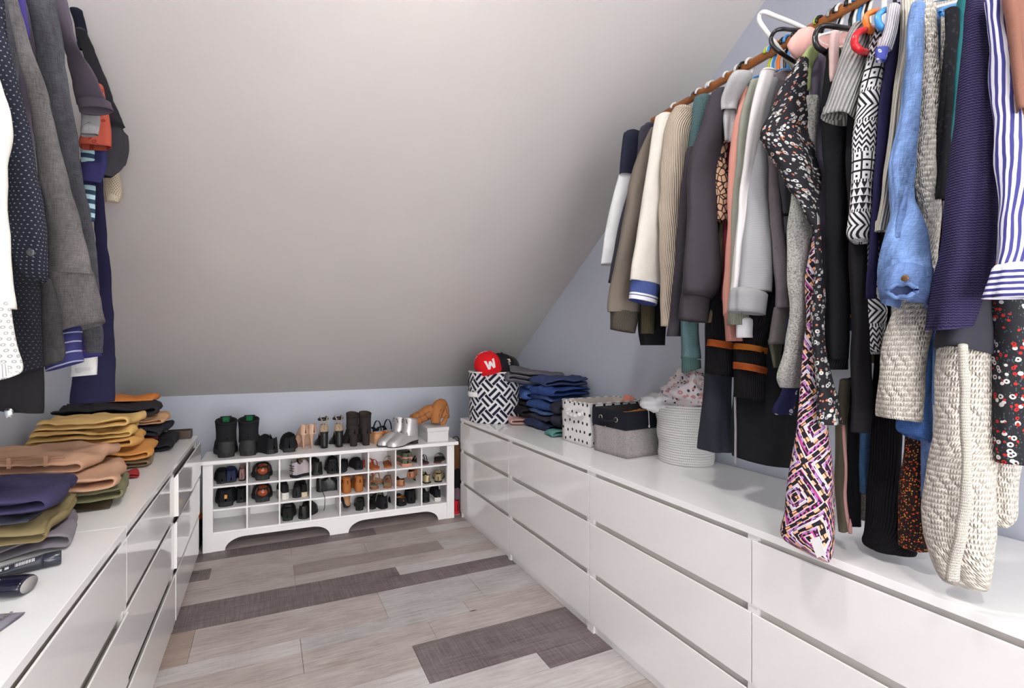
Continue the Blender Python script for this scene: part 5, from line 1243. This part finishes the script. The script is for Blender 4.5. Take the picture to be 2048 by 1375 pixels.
t = shoe('pale grey sneaker with dark marks lying in the third top cubby', cub(2, 0, -.02, .04), -.9, plain('pale_grey_knit', (178, 168, 172)), m_bn, .17, .105, 0, 'low', 0, .02, .09, laces=plain('tan_lace', (150, 130, 90)), **K)
for k in range(3):
    for j in range(3):
        MB().box((-.022+.016*j, -.002+.0*j, .045+.017*k), (-.013+.016*j, .0, .053+.017*k)).build('print_mark', m_bl, t)
shoe('black shoe behind the pale grey sneaker', cub(2, 0, .06, .10), .2, m_bn, m_rub, .17, .08, 0, 'low', 0, .015, .075, **K)
for dx, r, lab in ((-.045, .2, 'black leather shoe with shiny buckle at left of the fourth top cubby'), (.05, -.1, 'black leather shoe at right of the fourth top cubby')):
    shoe(lab, cub(3, 0, dx, .04), r, m_bl, m_rub, .21, .1, 0, 'low', 0, .016, .08, laces=m_lace, **K)
shoe('black flat with metal ornament in the fifth top cubby', cub(4, 0, -.035, .05), pi-.4, m_bn, m_rub, .2, .09, 0, 'low', 0, .01, .05, **K).location.y += .18
shoe('black flat at the back right of the fifth top cubby', cub(4, 0, .05, .08), .1, m_bn, m_rub, .19, .085, 0, 'low', 0, .01, .06, **K)
shoe('red orange sandal lying in the sixth top cubby', cub(5, 0, -.03, .04), .35, plain('coral_strap', (206, 88, 60)), plain('tan_sole', (176, 96, 60)), .2, .085, 0, 'sandal', 0, .014, .05, lining=plain('tan_insole', (186, 112, 76)), **K)
shoe('tan sandal with gold buckle beside the red orange one', cub(5, 0, .05, .06), -.3, gloss('gold_strap', (196, 160, 110), .3, metal=.4), plain('tan_sole', BLK), .19, .075, 0, 'sandal', 0, .012, .05, lining=plain('tan_insole', BLK), **K)
shoe('olive slip-on shoe with pink sole in the seventh top cubby', cub(6, 0, -.0, .04), .05, plain('olive_canvas_shoe', (96, 100, 82)), plain('pink_sole', (200, 140, 122)), .21, .115, 0, 'low', 0, .022, .04, **K)
shoe('olive slip-on shoe stacked on its twin in the seventh top cubby', cub(6, 0, .005, .05, .047), .02, plain('olive_canvas_shoe', BLK), plain('pink_sole', BLK), .2, .115, 0, 'low', 0, .022, .035, **K)
for dx, r, lab in ((-.045, .3, 'shiny black strappy sandal at left of the last top cubby'), (.035, -.5, 'shiny black strappy sandal with brown sole at right of the last top cubby')):
    shoe(lab, cub(7, 0, dx, .05), r, gloss('black_patent', (22, 22, 24), .12), plain('brown_sole', (96, 66, 56)), .19, .08, 0, 'sandal', 0, .012, .055, strap=((.2, .25, .06), (.35, .40, .055), (.5, .55, .05), (.65, .7, .045)), **K)
t = shoe('black sneaker with gold mark in the middle left cubby', cub(0, 1, -.03, .04), .05, m_bn, m_rub, .21, .125, 0, 'low', 0, .03, .085, **K)
MB().box((-.008, -.003, .055), (.008, .0, .08)).build('gold_mark', gloss('gold_ink', (206, 150, 70), .4), t)
shoe('black sneaker behind the gold marked one', cub(0, 1, .06, .09), 0, m_bn, m_rub, .18, .085, 0, 'low', 0, .02, .08, **K)
shoe('black shoe with white platform sole standing in the third middle cubby', cub(2, 1, -.06, .05), .15, m_bn, m_wsole, .2, .07, 0, 'low', 0, .045, .06, roll=0, **K)
shoe('black pointed flat in the third middle cubby', cub(2, 1, .01, .06), -.2, m_bl, m_rub, .2, .085, 0, 'low', 0, .012, .07, .8, **K)
shoe('black shoe showing pale sole at the right of the third middle cubby', cub(2, 1, .065, .07), .1, m_bn, plain('cream_sole', (216, 200, 170)), .19, .06, 0, 'low', 0, .03, .06, **K)
t = shoe('black leather brogue with dangling lace in the fourth middle cubby', cub(3, 1, -.05, .16), -pi/2+.25, m_bl, m_rub, .19, .098, 0, 'low', 0, .014, .08, laces=m_lace, **K)
q0 = cub(3, 1, -.01, .03); t2 = thing('shoelace', 'thin black shoelace dangling from the fourth middle cubby', 'shoelace', q0, group=G)
b = MB(); b.pipe([Vector(catmull([(q0.x-.01, q0.y+.05, q0.z+.04), (q0.x, q0.y+.01, q0.z+.012), (q0.x+.004, q0.y-.036, q0.z-.002), (q0.x+.002, q0.y-.038, q0.z-.06), (q0.x-.004, q0.y-.038, q0.z-.09)], 4*i/20)) for i in range(21)], .0022, 6); b.build('lace', m_lace, t2, True, world=True)
for dx, lab in ((-.045, 'tan leather ankle boot heel at left of the fifth middle cubby'), (.045, 'tan leather ankle boot heel at right of the fifth middle cubby')):
    shoe(lab, cub(4, 1, dx, .035), .1, plain('tan_leather', (170, 106, 54), .6), plain('tan_leather', BLK), .2, .08, .06, 'low', .132, .006, .05, .3, heel_kind='low', **K)
for dx, dz, r, lab in ((.0, .05, .6, 'beige sandal lying on top in the sixth middle cubby'), (-.04, 0, .2, 'tan sandal at lower left of the sixth middle cubby'), (.045, 0, -.3, 'brown sandal at lower right of the sixth middle cubby')):
    shoe(lab, cub(5, 1, dx, .045, dz), r, plain('rose_strap', (192, 140, 116)), plain('sandal_brown', (140, 94, 66)), .19, .082, 0, 'sandal', 0, .016, .04, lining=plain('pale_insole', (186, 168, 140)), **K)
for dx, dz, r, lab in ((-.03, 0, .5, 'tan pointed flat at lower left of the seventh middle cubby'), (.02, .055, -.5, 'tan pointed flat leaning above in the seventh middle cubby')):
    shoe(lab, cub(6, 1, dx, .05, dz), r, plain('tan_flat', (172, 122, 94)), plain('tan_flat_sole', (150, 100, 74)), .2, .08, 0, 'low', 0, .012, .042, .7, **K)
for dx, r, lab in ((-.03, .25, 'black flat with gold rim at left of the last middle cubby'), (.045, -.35, 'black flat with gold rim at right of the last middle cubby')):
    shoe(lab, cub(7, 1, dx, .05), r, gloss('gold_rim', (186, 170, 132), .35, metal=.3), m_bl, .2, .085, 0, 'low', 0, .012, .055, lining=plain('black_lining', BLK), **K)
for dx, r, lab in ((-.05, -.1, 'black loafer at left of the third bottom cubby'), (.045, -.5, 'black loafer at right of the third bottom cubby')):
    shoe(lab, cub(2, 2, dx, .045), r, m_bl, m_rub, .2, .095, 0, 'low', 0, .018, .075, **K)
shoe('black flat standing on its heel with tan insole in the fifth bottom cubby', cub(4, 2, -.045, .06, .035), .2, m_bl, m_bl, .13, .075, 0, 'low', 0, .008, .03, .4, lining=plain('tan_insole_flat', (190, 148, 110)), tiltx=.9, open_end=.8, **K)
shoe('black flat at the right of the fifth bottom cubby', cub(4, 2, .045, .07), -.2, m_bl, m_bl, .2, .08, 0, 'low', 0, .01, .055, **K)
shoe('black lace-up sandal with studs in the sixth bottom cubby', cub(5, 2, .03, .04), .3, m_bn, m_bn, .2, .09, 0, 'low', 0, .014, .08, laces=plain('stud_lace', (150, 140, 120)), **K)
shoe('black strappy sandal at left of the sixth bottom cubby', cub(5, 2, -.055, .06), .1, m_bl, m_bl, .19, .07, 0, 'sandal', 0, .014, .06, **K)
shoe('black clog with tan insole in the seventh bottom cubby', cub(6, 2, -.03, .05), .2, m_bn, m_bn, .2, .1, 0, 'low', 0, .018, .045, lining=plain('amber_insole', (196, 128, 66)), **K)
shoe('black clog stacked behind in the seventh bottom cubby', cub(6, 2, .04, .08, .0), -.2, m_bn, m_bn, .19, .09, 0, 'low', 0, .018, .085, **K)
shoe('black knit shoe at left of the last bottom cubby', cub(7, 2, -.04, .06), .2, m_bn, m_rub, .19, .085, 0, 'low', 0, .014, .07, **K)
shoe('black knit shoe with white sole leaning at right of the last bottom cubby', cub(7, 2, .045, .05), -.1, m_bn, m_wsole, .19, .075, 0, 'low', 0, .03, .065, **K)
# things in the gaps beside the rack
o = thing('red_shoe', 'red sneaker standing on the floor between rack and right dresser', 'shoe', (1.40-.03, 3.56, .0005), 0, G)
shoe_gap = [('brown_bag', 'brown leather bag wedged behind the right end of the rack', 'bag', (1.45, 3.62, .42), (.06, .1, .14), (120, 86, 60)), ('black_bag', 'black bag wedged between rack and right dresser', 'bag', (1.45, 3.60, .26), (.05, .09, .12), (36, 36, 42)), ('pink_bag', 'mauve bag standing low between rack and right dresser', 'bag', (1.45, 3.58, .10), (.045, .09, .10), (150, 120, 136))]
bpy.data.objects.remove(o)
for nm, lab, ct, c, r, cl in shoe_gap:
    o = thing(nm, lab, ct, (c[0], c[1], c[2]-r[2])); blob('body', plain(nm+'_hide', cl), (0, 0, r[2]), r, o, len(nm), .1); b = MB(); b.pipe([(cos(q)*.03, 0, r[2]*2-.01+sin(q)*.04) for q in [pi*k/8 for k in range(9)]], .004, 6); b.build('handle', plain(nm+'_strap', sh(cl, .7)), o, True)
shoe('red sneaker standing on the floor between rack and right dresser', (1.40, 3.46, .0005), 0, plain('red_mesh', (206, 40, 56)), plain('red_sole', (214, 50, 66)), .2, .07, 0, 'low', 0, .02, .09, name='red_sneaker', group=G)
shoe('orange sneaker on the floor between left dresser and rack', (-.455, 3.47, .16), 0, plain('orange_mesh', (206, 116, 50)), m_rub, .2, .07, 0, 'low', 0, .02, .07, name='orange_sneaker', group=G)
o = thing('black_boot_box', 'black storage box on the floor left of the shoe rack', 'box', (-.48, 3.55, .0005)); MB().box((-.06, -.1, 0), (.06, .2, .158)).build('box', plain('black_card', (30, 30, 34)), o, bevel=.003); MB().box((-.062, -.102, .12), (.062, .202, .1592)).build('lid', plain('black_card_lid', (36, 36, 40)), o, bevel=.002)

# ------------------------------------------------------------------ pieces of a part hang under that part
SUBS = {'lace': ('shaft', 'upper'), 'lining_tab': ('tongue',), 'letter': ('front_panels', 'crown'), 'sticker': ('crown',), 'top_button': ('front_panels', 'crown'), 'handle_knot': ('handle',),
        'button': ('rolled_cuff', 'sleeve'), 'cuff_shade_dish': ('rolled_cuff',), 'care_tag': ('skirt',), 'sleeve_stripe': ('sleeve',), 'hem_stripe': ('hem',), 'lace_trim': ('sleeve',), 'zip': ('shaft',),
        'barcode': ('tube',), 'small_print': ('tube',), 'red_mark': ('body',), 'white_mark': ('body',), 'belt_loop': ('cloth',), 'waist_seam': ('cloth',), 'stitch': ('cloth',), 'print_mark': ('upper',),
        'gold_mark': ('upper',), 'heel_panel': ('upper',), 'drawstring': ('skirt',), 'shaft_lining': ('shaft',), 'insole': ('sole',), 'padded_collar': ('shaft',), 'trim': ('panel',), 'grommet': ('top_band',)}
for root in [o for o in bpy.data.objects if o.parent is None and o.type == 'EMPTY']:
    kids = list(root.children)
    by = {}
    for k in kids: by.setdefault(k.name.split('.')[0], k)
    for k in kids:
        for target in SUBS.get(k.name.split('.')[0], ()):
            if target in by:
                k.parent = by[target]; k.matrix_parent_inverse = Matrix.Identity(4); break
